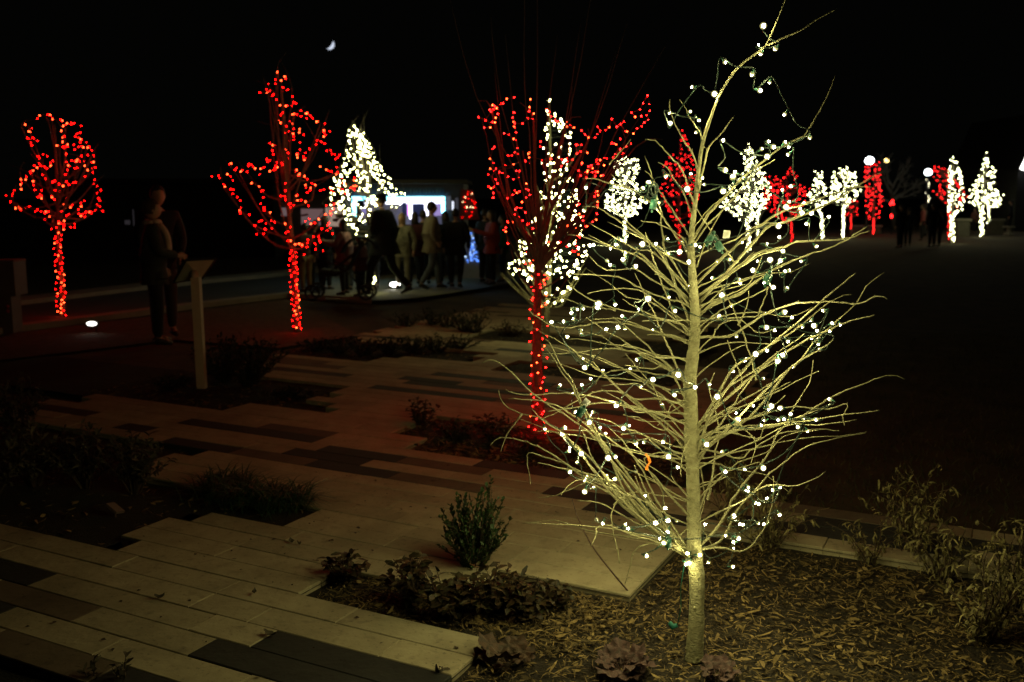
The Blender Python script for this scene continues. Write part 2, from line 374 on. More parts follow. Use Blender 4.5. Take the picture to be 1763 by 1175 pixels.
BULBS = [(1314,45,3),(1306,78,0.6),(1310,93,1.5),(1335,84,2),(1248,107,1.7),(1295,128,2.2),(1192,150,1.2),(1230,162,3),(1325,142,1.3),(1308,156,2.2),(1351,197,1.5),(1188,193,1.3),(1203,207,1.3),(1154,213,2.2),(1199,228,1.2),(1245,242,1.6),(1323,244,1.5),(1351,246,1.5),(1331,253,2.3),(1358,253,1.4),(1394,237,1.7),(1311,257,1.5),(1152,195,0.7),(1321,270,3),(1357,266,1.4),(1248,293,2.5),(1266,297,1.5),(1262,306,3),(1281,307,1.5),(1245,329,3),(1322,316,1.3),(1325,323,1.3),(1362,321,1.6),(1347,328,1.2),(1358,348,1.4),(1353,357,3),(1377,360,1.3),(1381,367,2.6),(1396,367,2.3),(1385,350,1.2),(1427,374,1.4),(1359,378,1.4),(1389,385,1.5),(1340,389,3),(1342,409,1.5),(1320,420,1.1),(1405,424,1.6),(1348,433,2.2),(1277,418,1),(1146,303,1.6),(1189,300,1),(1209,306,1.3),(1213,318,1.1),(1183,326,3.2),(1053,315,1.7),(1115,315,1.5),(1120,313,1.2),(1106,325,1.8),(1112,348,1.6),(1125,356,1.6),(1136,349,0.9),(1006,362,1.8),(1065,410,1.5),(1071,413,1.2),(1060,420,1.5),(1064,424,1.2),(1015,423,1.4),(1022,422,1.4),(1106,421,3.2),(1095,428,1.2),(1129,420,1.4),(1175,417,1.1),(1196,422,2),(1188,429,1.8),(1205,426,1.2),(1170,434,2.8),(1151,438,1.5),(1077,437,1.4),(1051,428,0.9),(1149,412,0.9),(1009,323,1.4),(1073,448,2.4),(1045,449,1.5),(1051,457,1.6),(1094,459,2.2),(1186,451,2.2),(1188,493,2),(1116,514,3.5),(1031,524,4),(1028,529,2.5),(1059,524,1.6),(1151,511,1.3),(1099,532,0.9),(1162,535,1.8),(1072,545,1.5),(1004,531,1.5),(993,533,1.4),(984,540,1.5),(988,550,1.5),(971,554,1.4),(950,555,1.7),(976,580,1.6),(1000,569,1.4),(1001,576,1.8),(1064,564,2.4),(1076,566,1.2),(1044,567,1.3),(1125,568,0.7),(1097,619,1.6),(1085,636,1.5),(1007,633,2.8),(1004,619,0.8),(1038,639,1.3),(1326,448,3),(1344,449,2.4),(1305,450,1),(1380,450,1.2),(1255,447,1.6),(1236,450,1.6),(1351,468,1.5),(1358,466,1.5),(1297,466,2.6),(1227,479,1.4),(1272,481,1.5),(1274,487,1.5),(1316,487,0.9),(1331,495,2.3),(1355,497,1.8),(1243,509,3),(1260,526,1.8),(1223,528,1.6),(1239,545,1.8),(1350,538,2.8),(1318,540,1.2),(1363,548,1.5),(1319,564,2.5),(1333,569,1.5),(1418,535,1.6),(1397,552,1.5),(1382,563,1.3),(1402,561,2.8),(1407,570,1.5),(1432,557,1.6),(1446,559,1.5),(1429,571,0.9),(1398,582,1.6),(1409,592,1.5),(1411,602,1.6),(1356,588,1.5),(1268,579,1.6),(1301,610,3.2),(1321,604,1.5),(1348,612,2.5),(1339,621,3),(1282,621,1.5),(1366,631,1.6),(1262,639,1.5),(1017,653,1.3),(964,664,1.4),(1002,664,1.5),(1124,654,2.7),(1168,645,3.3),(1102,665,1.4),(1161,680,2.1),(1140,698,1.8),(1062,697,3),(1197,667,2.2),(991,710,1.9),(1021,710,1.4),(1016,715,0.8),(1014,727,2.8),(972,737,2),(968,748,2.2),(938,738,1.4),(1033,736,1.3),(1042,747,1.4),(1074,737,2.6),(1083,733,1),(1142,760,1.7),(1095,763,2),(1109,762,1.4),(979,777,1.5),(1000,781,2.8),(1047,789,3.2),(1059,786,1.8),(1151,786,3),(994,797,1.3),(981,813,1.9),(1011,823,2),(1045,820,1.5),(1060,825,2.1),(1095,812,1.5),(1166,805,1.6),(1023,840,1.4),(1007,846,2.8),(1111,855,1.5),(1007,829,1.1),(986,678,0.7),(981,771,0.7),(1221,661,1.4),(1314,652,1.2),(1235,683,3.2),(1327,700,3.2),(1323,704,1.8),(1344,703,2.6),(1361,714,1.8),(1296,699,1.3),(1317,724,1.2),(1310,733,1.3),(1269,723,3.3),(1268,711,0.9),(1341,723,1.7),(1350,722,1.6),(1383,722,1.1),(1406,723,1.8),(1374,736,1.8),(1390,742,1.5),(1429,688,1.8),(1216,765,3),(1244,778,1.6),(1314,806,3),(1282,808,1.6),(1248,812,2.3),(1288,839,1.3),(1283,845,1.4),(1289,847,1.2),(1331,844,1.5),(1342,840,1.2),(1321,859,1.2),(1145,875,2),(1150,896,2.7),(1129,901,2.8),(1165,897,1.3),(1150,915,2.2),(1076,904,1.5),(1083,911,2),(1027,895,1.7),(1038,901,1.5),(1137,928,1.3),(1144,934,2.8),(1113,958,1.8),(1214,903,1.4),(1205,928,1),(1184,953,2),(1204,956,2.6),(1220,968,1.5),(1261,976,1.6),(1187,969,2.8),(1181,971,2.4),(1263,889,2.8),(1275,903,1.6),(1279,904,1.6),(1305,901,1.3),(1315,903,1.3),(1301,866,1.4),(1306,868,1.5),(1342,886,1.6),(1251,922,1.3),(1271,927,2.3),(1263,934,1.7),(1263,944,0.7)]
STRANDS = {
 'RED1': [[(13,339),(21,337),(30,324),(40,310),(51,299),(60,288),(70,286)],[(21,348),(40,361),(51,361),(77,363),(77,378)],[(47,214),(53,218),(49,240),(62,237),(55,251)],[(64,205),(81,195),(89,203),(111,210),(136,217),(123,212)],[(111,214),(108,227),(111,241),(115,256),(116,275),(123,278),(113,301)],[(100,252),(128,252),(142,252),(140,235),(125,235),(138,229)],[(142,254),(155,250),(161,265),(157,276),(162,286),(161,299),(161,314),(170,333),(172,350),(174,361),(158,367),(142,369)],[(68,271),(81,269),(87,278),(83,286),(77,299),(81,307),(91,314),(102,316),(115,318),(130,314)],[(51,299),(60,295),(70,288),(68,273)],[(102,316),(98,333),(111,333),(113,348),(102,358),(128,354),(136,358),(145,346)],[(77,363),(89,371),(102,363),(115,371),(128,363),(142,371),(157,365)],[(145,303),(151,286),(142,278),(130,288),(140,269)],[(55,312),(60,324),(70,333),(64,341),(81,337),(94,344)],[(91,392),(111,395),(102,380),(98,382),(117,388),(128,392)]],
 'RED2': [[(478,126),(490,136),(485,148),(495,155)],[(477,138),(466,145),(463,155),(451,160),(467,165),(476,172)],[(482,179),(495,179),(507,173),(503,187),(505,198),(524,202),(524,187),(535,201),(552,213),(559,223),(566,223),(563,234),(544,249),(559,248)],[(484,194),(478,206),(490,214),(508,215),(500,230),(493,230),(516,223),(522,228),(497,243)],[(516,251),(520,262),(510,270),(520,274),(533,257)],[(369,303),(379,309),(388,321),(399,332),(407,340),(414,359),(420,370),(429,370)],[(393,287),(405,289),(412,298),(424,297),(427,283),(439,285),(446,300),(456,281),(471,270),(469,260)],[(393,298),(401,311)],[(439,317),(451,335),(454,357),(461,372),(473,383)],[(439,387),(450,379),(463,391),(446,400),(454,403)],[(473,287),(482,287),(463,294),(488,274),(495,264),(484,255),(465,247)],[(507,291),(518,309),(512,294),(524,302),(541,317),(537,326),(522,321),(529,332)],[(554,291),(567,291),(578,298),(584,266),(573,265),(563,260)],[(550,328),(567,326),(584,334),(590,309),(597,330),(610,319),(616,326),(610,307)],[(490,321),(488,336),(495,345),(505,355),(499,364),(510,336),(531,355)],[(493,383),(499,391),(492,406),(501,415),(520,421),(524,432),(532,411),(544,404),(556,417),(544,424),(556,432)],[(527,381),(537,385),(559,377),(565,366),(561,357),(571,355),(568,394),(567,404),(554,394)]],
 'RED3': [[(827,206),(836,200),(845,184),(858,177),(874,166),(885,168)],[(835,221),(853,211),(857,186),(843,189)],[(913,174),(917,195),(918,203),(900,210),(890,215),(887,229),(885,194)],[(869,230),(875,229),(890,243),(890,259),(891,270),(875,268)],[(853,251),(846,270),(845,281),(848,293),(860,293),(869,287),(880,287),(887,283),(896,280),(911,281),(909,266),(931,244)],[(843,302),(850,310),(860,316),(841,319),(845,334),(849,341)],[(858,299),(882,307),(894,307),(899,297),(889,295)],[(874,344),(884,327),(899,332),(908,319),(911,338),(897,348),(903,363),(889,356),(887,361)],[(1000,222),(1005,230),(1013,242),(1023,240),(1028,232),(1029,219)],[(1045,227),(1055,211),(1073,213),(1074,220),(1082,230),(1099,225),(1108,218),(1117,199),(1115,175),(1091,190),(1104,200)],[(1063,238),(1051,247),(1067,254),(1074,261),(1086,248)],[(987,253),(994,254),(992,263),(1009,258),(993,250)],[(1003,277),(1007,283),(1018,286),(1025,300),(1030,285),(1027,272),(1041,269),(1047,275),(1053,271),(1059,266)],[(1040,290),(1040,297),(998,297),(1006,307),(1018,285)],[(969,285),(984,273),(933,276)],[(976,212),(983,224),(955,207),(941,188)],[(1022,329),(1032,333),(1022,344),(1031,355),(1025,376),(1008,390),(1007,380),(997,352)],[(872,414),(868,390),(879,384),(914,392),(896,375),(886,370)],[(897,460),(916,450),(908,438),(921,418),(931,431),(950,413),(967,419),(993,438),(994,392),(966,385),(998,409)],[(918,470),(930,470),(942,477),(928,487),(931,496)]],
 'WH5': [[(605,215),(603,236),(599,260),(597,283),(582,300),(573,321),(569,343),(571,355),(578,366)],[(610,217),(616,240),(618,262),(618,279),(614,296),(622,313),(629,330),(644,338)],[(620,223),(631,245),(639,262),(646,279),(654,291),(667,304),(676,321),(682,326)],[(614,228),(622,245),(644,274),(639,296),(654,313),(667,334),(690,336),(697,334)],[(595,285),(593,309),(599,330),(605,351),(597,377),(605,391),(618,404),(631,406)],[(580,309),(588,330),(584,355),(595,360),(610,372),(627,383),(635,372)],[(576,345),(588,364),(601,381),(614,394)],[(627,300),(635,313),(633,338),(629,360),(644,355),(648,343)],[(667,343),(673,355),(684,360),(686,347),(678,338)],[(644,468),(639,479),(644,489)],[(605,228),(627,249),(605,270),(622,287),(588,304)],[(627,236),(614,249),(631,270),(648,296),(627,304)]],
}
CROWNS = {
 'WH6': ([(1060,277),(1079,273),(1098,275),(1100,291),(1093,307),(1100,327),(1107,347),(1098,368),(1077,376),(1057,368),(1042,357),(1043,336),(1057,320),(1061,298)], [(1076,376),(1077,418)]),
 'RD7': ([(1175,225),(1182,241),(1193,275),(1197,302),(1193,318),(1204,336),(1191,359),(1186,382),(1168,397),(1154,372),(1143,347),(1138,325),(1145,309),(1142,286),(1159,266),(1170,259)], [(1168,388),(1170,450)]),
 'WH8': ([(1290,248),(1295,259),(1302,279),(1315,298),(1318,313),(1327,336),(1313,359),(1304,377),(1286,379),(1272,379),(1259,366),(1240,357),(1250,341),(1256,323),(1272,309),(1284,291),(1277,264)], [(1287,379),(1288,434)]),
 'WH8B': ([(1295,336),(1313,336),(1318,359),(1304,379),(1293,359)], [(1304,379),(1303,409)]),
 'RD9': ([(1361,291),(1374,304),(1377,318),(1393,325),(1386,345),(1372,372),(1356,384),(1336,372),(1318,357),(1315,334),(1318,307),(1334,304),(1343,313)], [(1363,384),(1363,418)]),
 'WH10': ([(1404,296),(1415,296),(1417,315),(1424,333),(1427,347),(1415,356),(1397,349),(1390,336),(1399,327),(1402,311)], [(1408,356),(1414,370),(1416,412)]),
 'WH11': ([(1436,297),(1445,290),(1458,291),(1472,297),(1474,313),(1481,329),(1470,345),(1458,354),(1442,352),(1429,343),(1431,322)], [(1453,354),(1451,411)]),
 'RD12': ([(1458,347),(1476,347),(1476,370),(1458,370)], [(1465,370),(1465,397)]),
 'RD13': ([(1490,288),(1513,281),(1516,311),(1520,347),(1513,374),(1497,378),(1490,356)], [(1504,377),(1504,404)]),
 'RD16': ([(1609,288),(1617,288),(1633,295),(1644,311),(1665,338),(1647,356),(1635,356),(1608,329),(1619,329),(1608,304)], [(1634,356),(1634,415)]),
 'WH17': ([(1642,270),(1648,281),(1656,304),(1658,324),(1660,347),(1656,361),(1642,372),(1632,365),(1633,347),(1635,311),(1633,295),(1638,277)], [(1639,370),(1638,417)]),
 'WH18': ([(1698,264),(1703,281),(1714,295),(1710,315),(1717,329),(1726,336),(1721,352),(1703,356),(1685,357),(1669,349),(1669,329),(1681,311),(1690,293)], [(1691,356),(1690,408)]),
 'WH19': ([(1699,333),(1717,333),(1717,356),(1701,358)], [(1704,356),(1701,391)]),
}
# ------------------------------------------------------------------ ground
mb = MB()
N = 40
def lin(a, b, n): return [a + (b - a) * i / n for i in range(n + 1)]
xs = [-400, -150, -60] + lin(-30, 45, 50) + [80, 200, 400]
ys = [-30, -8] + lin(-4, 60, 48) + [100, 220, 420]
vs = []
for y in ys:
    for x in xs:
        z = -0.075
        vs.append((x, y, z))
nx = len(xs)
mb.add(vs, [(j * nx + i, j * nx + i + 1, (j + 1) * nx + i + 1, (j + 1) * nx + i) for j in range(len(ys) - 1) for i in range(nx - 1)])
struct('lawn', mb, M['lawn'])

def sheet(name, quads, z, m, sub=0.12, amp=0.0):
    mb = MB()
    for (u0, u1, v0, v1) in quads:
        a = max(1, int((u1 - u0) / sub)); b = max(1, int((v1 - v0) / sub))
        vs = []
        for j in range(b + 1):
            for i in range(a + 1):
                p = W(u0 + (u1 - u0) * i / a, v0 + (v1 - v0) * j / b, z)
                if amp: p.z += amp * noise.noise(Vector((p.x * 2.3, p.y * 2.3, 0))) + amp * .6 * noise.noise(Vector((p.x * 9, p.y * 9, 3)))
                vs.append(p)
        mb.add(vs, [(j * (a + 1) + i, j * (a + 1) + i + 1, (j + 1) * (a + 1) + i + 1, (j + 1) * (a + 1) + i) for j in range(b) for i in range(a)])
    return struct(name, mb, m, smooth=True)

BED_FRONT = [(-2.56, -1.94, 3.02, 3.33), (-1.94, -1.32, 3.02, 3.64), (-1.32, 4.0, 3.02, 4.57), (-1.63, 4.0, -2.0, 3.02)]
BED_LEFT = [(-9.0, -3.79, 3.02, 3.64), (-9.0, -3.17, 3.64, 3.95), (-9.0, -4.72, 3.95, 4.57)]
BED_SIGN = [(-9.0, -5.35, 5.5, 5.81), (-9.0, -4.72, 5.81, 6.12), (-9.0, -5.04, 6.12, 6.74)]
BED_MID = [(-6.9, -5.66, 7.82, 8.29), (-6.9, -4.88, 8.29, 8.91)]
BED_RED = [(-3.79, -1.63, 5.5, 6.12), (-3.48, -1.63, 5.19, 5.5)]
BED_FAR = [(-5.66, -2.9, 9.69, 10.62)]
BED_BACK = [(-4.35, -2.56, 7.98, 8.6)]
BED_CORNER = [(-9.0, -1.63, -1.0, 2.09)]
BEDS = BED_FRONT + BED_LEFT + BED_SIGN + BED_MID + BED_RED + BED_FAR + BED_BACK + BED_CORNER
for i, q in enumerate((BED_FRONT, BED_LEFT, BED_SIGN, BED_MID, BED_RED, BED_FAR, BED_BACK, BED_CORNER)):
    sheet('planting_bed', q, -0.030, M['soil'], amp=0.014)

def paved(u, v):
    for (a, b, c, d) in BEDS:
        if a < u < b and c < v < d: return False
    if v < 2.09: return False
    if v < 3.02: return -9 < u < -1.63
    if v < 4.57: return -9 < u < -1.32
    if v < 5.19: return -6.85 < u < 4.0
    if v < 9.07: return -6.6 < u < -1.94
    if v < 13.1: return -6.9 < u < -3.4
    return False
DARK = [(-5.3, -4.1, 5.04, 5.19), (-4.99, -4.38, 4.58, 4.72), (-4.18, -3.56, 4.73, 4.87), (-3.95, -3.3, 4.89, 5.03), (-3.77, -3.16, 4.58, 4.72),
        (-2.9, -2.28, 5.04, 5.19), (-2.4, -1.75, 4.73, 4.87), (-1.94, -1.3, 4.58, 4.72), (-5.0, -3.75, 6.75, 6.89), (-4.7, -3.4, 7.06, 7.2), (-5.0, -4.35, 7.21, 7.35),
        (-5.4, -3.6, 2.56, 2.7), (-5.4, -3.47, 2.25, 2.39), (-2.56, -1.63, 2.41, 2.55), (-2.36, -1.63, 2.56, 2.7), (-2.75, -2.4, 2.1, 2.24),
        (-.86, .4, 4.89, 5.03), (-1.2, -.2, 4.73, 4.87), (-6.7, -6.05, 4.89, 5.03), (-5.8, -5.3, 4.73, 4.87), (-6.2, -5.5, 7.06, 7.2), (-5.0, -4.0, 9.08, 9.22),
        (-6.5, -5.9, 9.25, 9.37), (-5.6, -4.7, 11.4, 11.55), (-4.6, -3.4, 7.5, 7.65)]
BROWN = [(-3.3, -2.67, 4.89, 5.03), (-3.16, -2.5, 4.58, 4.72), (-3.82, -3.17, 2.41, 2.55), (-3.2, -2.84, 2.1, 2.24), (-4.6, -3.8, 2.1, 2.24), (.4, 1.4, 4.73, 4.87),
         (-4.38, -3.77, 4.58, 4.72), (-3.75, -3.1, 6.75, 6.89), (-6.5, -5.6, 7.36, 7.5), (-5.2, -4.7, 2.41, 2.55)]
def tone(u, v):
    for q in DARK:
        if q[0] < u < q[1] and q[2] < v < q[3]: return 2
    for q in BROWN:
        if q[0] < u < q[1] and q[2] < v < q[3]: return 1
    return 0
GAP, PITCHV = 0.0045, 0.155
joint = MB()
jq = [(-9, -1.64, 2.1, 3.01), (-9, -1.33, 3.01, 4.57), (-6.84, 3.99, 4.56, 5.18), (-6.6, -1.95, 5.18, 9.07), (-6.9, -3.4, 9.06, 13.1)]
slabs = []
v = 2.09
row = 0
while v < 13.1:
    vc = v + PITCHV / 2
    off = -9.07 + (0.31 if row % 2 else 0) + 0.155 * ((row * 7) % 3 == 0)
    u = off; run = []
    step = 0.31
    cells = []
    while u < 4.0:
        cells.append((u, u + step, paved(u + step / 2, vc), tone(u + step / 2, vc))); u += step
    i = 0
    while i < len(cells):
        if not cells[i][2]: i += 1; continue
        n = 1; mx = 2 if R.random() < .72 else (3 if R.random() < .6 else 1)
        if cells[i][3]: mx = 4
        while n < mx and i + n < len(cells) and cells[i + n][2] and cells[i + n][3] == cells[i][3]: n += 1
        a, b = cells[i][0], cells[i + n - 1][1]
        t = cells[i][3]
        if t == 0 and v > 5.3 and R.random() < .03: t = R.choice((1, 2))
        elif t == 0 and v > 5 and R.random() < .03: t = 1
        slabs.append((a, b, v, t)); i += n
    v += PITCHV; row += 1
# slide the ends of slabs to the bed edges
def clampu(a, b, v):
    for (c, d, e, f) in BEDS:
        if e < v + PITCHV / 2 < f:
            if c < b < d and a < c: b = c
            if c < a < d and b > d: a = d
            elif abs(a - d) < .16 and a > d and not paved((a + d) / 2 - .0, v + .07): a = d
            if b < c and c - b < .2 and not paved(b + .31, v + .07): b = c
    return a, b
def keypoint(s):
    p = W((s[0] + s[1]) / 2, s[2] + .08); ry = p.y
    fx = p.x / max(ry, .3) * F_PX + CX
    vis = 0 if -60 < fx < 1820 and ry > 2.4 else 100
    return p.length + vis
slabs = [(*clampu(s[0], s[1], s[2]), s[2], s[3]) for s in slabs]
slabs = [s for s in slabs if s[1] - s[0] > .05 and s[0] < 3.4]
slabs.sort(key=keypoint)
pm = [M['pale'], M['brown'], M['dark']]
pave = link('pavement', None); pave['kind'] = 'structure'
base = MB()
for (a, b, c, d) in jq:
    base.add([W(a, c, -.014), W(b, c, -.014), W(b, d, -.014), W(a, d, -.014)], [(0, 1, 2, 3)])
pave.data if False else None
bpy.data.objects.remove(pave)
def slab(L, Wd, H=.055, ch=.003):
    mbx = MB(); x, y = L / 2, Wd / 2
    r0 = [(-x, -y, -H), (x, -y, -H), (x, y, -H), (-x, y, -H)]
    r1 = [(-x, -y, -ch), (x, -y, -ch), (x, y, -ch), (-x, y, -ch)]
    r2 = [(-x + ch, -y + ch, 0), (x - ch, -y + ch, 0), (x - ch, y - ch, 0), (-x + ch, y - ch, 0)]
    fs = [(8, 9, 10, 11)]
    for k in range(4):
        j = (k + 1) % 4
        fs += [(k, j, 4 + j, 4 + k), (4 + k, 4 + j, 8 + j, 8 + k)]
    mbx.add(r0 + r1 + r2, fs); return mbx
# joint sand is cut into the paved cells only, so beds stay open
jb = MB()
for s in slabs:
    a, b, v0, t = s
    jb.add([W(a - .004, v0 - .004, -.012), W(b + .004, v0 - .004, -.012), W(b + .004, v0 + PITCHV + .004, -.012), W(a - .004, v0 + PITCHV + .004, -.012)], [(0, 1, 2, 3)])
pave = struct('pavement', jb, M['sand'])
cache = {}
rest = MB()
for i, s in enumerate(slabs):
    a, b, v0, t = s
    L = b - a - .0022; c = W((a + b) / 2, v0 + PITCHV / 2, R.uniform(-.0015, .0015))
    tilt = Matrix.Rotation(-TH, 3, 'Z') @ Matrix.Rotation(R.gauss(0, .0022), 3, 'X') @ Matrix.Rotation(R.gauss(0, .0012), 3, 'Y')
    if i < 300:
        key = (round(L, 3), t)
        if key not in cache:
            cache[key] = mesh('paver', slab(L, PITCHV - GAP), pm[t], smooth=False)
        o = link('paver', cache[key], pave, c); o.rotation_euler = tilt.to_euler()
        if t: o['label'] = 'brown paver' if t == 1 else 'charcoal paver'
    else:
        sl = slab(L, PITCHV - GAP)
        rest.add([tilt @ Vector(p) + c for p in sl.v], sl.f, t)
o = link('paver', mesh('paver', rest, pm, smooth=False), pave); o['kind'] = 'stuff'

# far path with pale kerbs in front of the trailers
def strip(name, pts, width_pts, z, m, thick=0.0, kind='structure'):
    mbs = MB(); n = len(pts)
    vs = [(p.x, p.y, z) for p in pts] + [(p.x, p.y, z) for p in width_pts]
    fs = [(i, i + 1, n + i + 1, n + i) for i in range(n - 1)]
    if thick:
        vs += [(p[0], p[1], z - thick) for p in vs[:n]]
        fs += [(2 * n + i, 2 * n + i + 1, i + 1, i) for i in range(n - 1)]
    mbs.add(vs, fs); return struct(name, mbs, m)
near = [gnd(x, y) for x, y in ((-250, 600), (0, 568), (200, 543), (349, 524), (495, 507), (640, 517), (720, 512), (800, 500), (880, 487), (1000, 470))]
far = [gnd(x, y) for x, y in ((-250, 556), (0, 528), (255, 497), (352, 487), (450, 478), (600, 462), (720, 455), (800, 450), (880, 446), (1000, 440))]
strip('walkway', near, far, -.02, M['asphalt'])
def kerb(line, w, z, m):
    l2 = []
    for i, p in enumerate(line):
        t = (line[min(i + 1, len(line) - 1)] - line[max(i - 1, 0)]).normalized(); l2.append(p + Vector((-t.y, t.x, 0)) * w)
    strip('kerb', line, l2, z, m, .08)
kerb(near[:6], .22, .02, M['concrete'])
kerb(far[:6], .55, .05, M['concrete'])
strip('apron', [gnd(x, y) for x, y in ((560, 514), (640, 517), (720, 512), (800, 500), (880, 487))], [gnd(x, y) for x, y in ((560, 470), (640, 466), (720, 462), (800, 458), (880, 452))], -.012, M['concrete'])
strip('mulch_strip', [gnd(x, y) for x, y in ((-200, 640), (0, 612), (300, 578), (480, 592), (620, 570))], [gnd(x, y) for x, y in ((-200, 598), (0, 570), (200, 546), (349, 528), (495, 511))], -.05, mat('brown_mulch', (.085, .05, .032), .95, .4, 12, .8))

# ------------------------------------------------------------------ mulch chips (nobody could count them)
def chips(name, n, region, lmin, lmax, wd, m, zb=-.032):
    mbc = MB()
    for _ in range(n):
        p = region()
        if p is None: continue
        L = lmin + (lmax - lmin) * R.random() ** 1.8; w = wd * R.choice((.35, .5, .7, 1.0, 1.7)); an = R.uniform(0, 6.283)
        d = Vector((math.cos(an), math.sin(an), R.gauss(0, .22))).normalized()
        sd = d.cross(Vector((R.gauss(0, .5), R.gauss(0, .5), 1))).normalized(); up = sd.cross(d)
        cv = R.gauss(0, .10) * L; cb = R.uniform(-.1, .2) * L
        z = zb + R.uniform(.0, .028)
        vs = []
        for k in range(4):
            t = k / 3; ww = w * (1 - abs(2 * t - 1) ** 2 * .85)
            c = Vector((p.x, p.y, z)) + d * ((t - .5) * L) + sd * (cv * (t - .5) ** 2 * 4) + up * (cb * (.25 - (t - .5) ** 2) * 2)
            vs += [c - sd * ww / 2, c + sd * ww / 2]
        mbc.add(vs, [(0, 1, 3, 2), (2, 3, 5, 4), (4, 5, 7, 6)])
    return struct(name, mbc, m, kind='stuff')
def in_front():
    q = R.random()
    if q < .72:
        u, v = R.uniform(-1.6, 1.3), R.uniform(2.2, 4.5)
        if u < -1.32 and v > 3.0 and v > 3.6: return None
    elif q < .84: u, v = R.uniform(-2.5, -1.3), R.uniform(3.04, 3.6)
    else: u, v = R.uniform(-1.3, 2.2), R.uniform(3.0, 4.5)
    p = W(u, v)
    for (a, b, c, d) in BED_FRONT:
        if a + .02 < u < b - .02 and c + .02 < v < d - .02 or (a + .02 < u < b - .02 and c < v < d and c < 3.0): return p
    return p if not paved(u, v) and not paved(u + .05, v) and not paved(u - .05, v) else None
chips('mulch', 30000, in_front, .010, .052, .0062, M['chip'])
chips('mulch', 6500, in_front, .028, .085, .0095, M['chip'])
def in_beds():
    (a, b, c, d) = R.choice(BED_LEFT + BED_SIGN + BED_MID + BED_RED * 4 + BED_FAR + BED_BACK)
    u, v = R.uniform(max(a, -7), b), R.uniform(c, d)
    return W(u, v)
chips('mulch', 5000, in_beds, .03, .08, .012, M['chip'])
def on_pave():
    u, v = R.uniform(-4, -1.3), R.uniform(2.1, 5)
    return W(u, v) if paved(u, v) else None
def litter(n):
    mbc = MB()
    for _ in range(n):
        p = on_pave()
        if p is None: continue
        an = R.uniform(0, 6.28); L = R.uniform(.008, .03)
        d = Vector((math.cos(an), math.sin(an), 0)); s = Vector((-d.y, d.x, 0)) * L * .3
        p.z = .004
        mbc.add([p - d * L / 2, p + s + Vector((0, 0, .004)), p + d * L / 2, p - s], [(0, 1, 2, 3)])
    struct('leaf_litter', mbc, M['stem'], kind='stuff')
litter(160)
# crumbs of soil spilt along the bed edge on to the pale corner
# lawn blades to the right, nearest part only
for x, y, L, lab in ((502, 934, .045, 'curled dark leaf lying on the pale paving beside the left bed'), (515, 938, .025, 'small dark leaf beside the curled one on the paving'), (465, 1094, .06, 'brown leaf lying at the tip of the charcoal slab'), (275, 1030, .04, 'small brown leaf on the pale paving in the left foreground'), (438, 1022, .03, 'small dark leaf on the long pale slab in the middle foreground')):
    p = gnd(x, y, .006); ml = MB(); an = R.uniform(0, 3)
    d = Vector((math.cos(an), math.sin(an), 0)); s = Vector((-d.y, d.x, 0)); vs = []
    for k in range(6):
        t = k / 5; w_ = L * .28 * math.sin(math.pi * (.1 + .85 * t)) * (1.25 if k % 2 else .8); c = p + d * (L * (t - .5)) + Vector((0, 0, .012 * (2 * t - 1) ** 2))
        vs += [c - s * w_ + Vector((0, 0, .008)), c, c + s * w_ + Vector((0, 0, .008 + .004 * t))]
    ml.add(vs, [f for k in range(5) for f in ((3 * k, 3 * k + 1, 3 * k + 4, 3 * k + 3), (3 * k + 1, 3 * k + 2, 3 * k + 5, 3 * k + 4))])
    thing('fallen_leaf', lab, 'leaf', p, 'dead leaves on the paving', data=mesh('fallen_leaf', ml, M['drydark'], p))
mbg = MB()
for _ in range(16000):
    Y = R.uniform(4.4, 12); X = R.uniform(-.2, .58) * Y + .4
    u, v = UV((X, Y))
    if v < 5.25 or (u < -1.9 and v < 9.1) or u < -3.3: continue
    h = R.uniform(.02, .06); an = R.uniform(0, 6.28); w = .004
    d = Vector((math.cos(an), math.sin(an), 0)); ln = Vector((R.gauss(0, .02), R.gauss(0, .02), h))
    p = Vector((X, Y, -.075))
    mbg.add([p - d * w, p + d * w, p + ln], [(0, 1, 2)])
struct('grass', mbg, M['blade'], kind='stuff')
# ------------------------------------------------------------------ bulbs and strings
def bulb_mesh(name, m, sub=2):
    mbx = MB(); v, f = ICO[sub]
    vs = [Vector((p.x, p.y, p.z * (1.35 if p.z > 0 else 1.0))) for p in v]
    for t in f:                          # bright lens tip, dimmer skirt
        mbx.add([], [], 0); mbx.f.append(t); mbx.m.append(0 if sum(vs[i].z for i in t) / 3 > .32 or sub < 2 else 1)
    mbx.v.extend([tuple(p) for p in vs])
    if sub > 1:                          # larger shell added round the lamp as a painted halo
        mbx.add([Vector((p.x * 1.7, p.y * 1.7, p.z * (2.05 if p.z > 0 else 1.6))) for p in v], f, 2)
    return mesh(name, mbx, [m, E_SKIRT, E_HALO] if sub > 1 else m)
def socket_mesh():
    mbx = MB(); mbx.tube([(0, 0, -.55), (0, 0, -1.2), (0, 0, -3.2), (0, 0, -4.2)], [.75, .8, .62, .3], 6)
    return mesh('socket', mbx, M['socket'])
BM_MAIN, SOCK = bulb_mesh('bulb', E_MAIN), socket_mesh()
BM_RED = bulb_mesh('bulb', E_RED, 1)
BM_HOT = bulb_mesh('bulb', E_REDHOT, 1)
BM_RED3 = bulb_mesh('bulb', E_RED3, 1)
BM_MID = bulb_mesh('bulb', E_MID, 1)

def smooth_path(pts, n=4):
    out = []
    P = [pts[0]] + list(pts) + [pts[-1]]
    for i in range(1, len(P) - 2):
        for k in range(n):
            t = k / n
            a, b, c, d = P[i - 1], P[i], P[i + 1], P[i + 2]
            out.append(.5 * ((2 * b) + (c - a) * t + (2 * a - 5 * b + 4 * c - d) * t * t + (3 * b - a - 3 * c + d) * t ** 3))
    out.append(P[-2]); return out

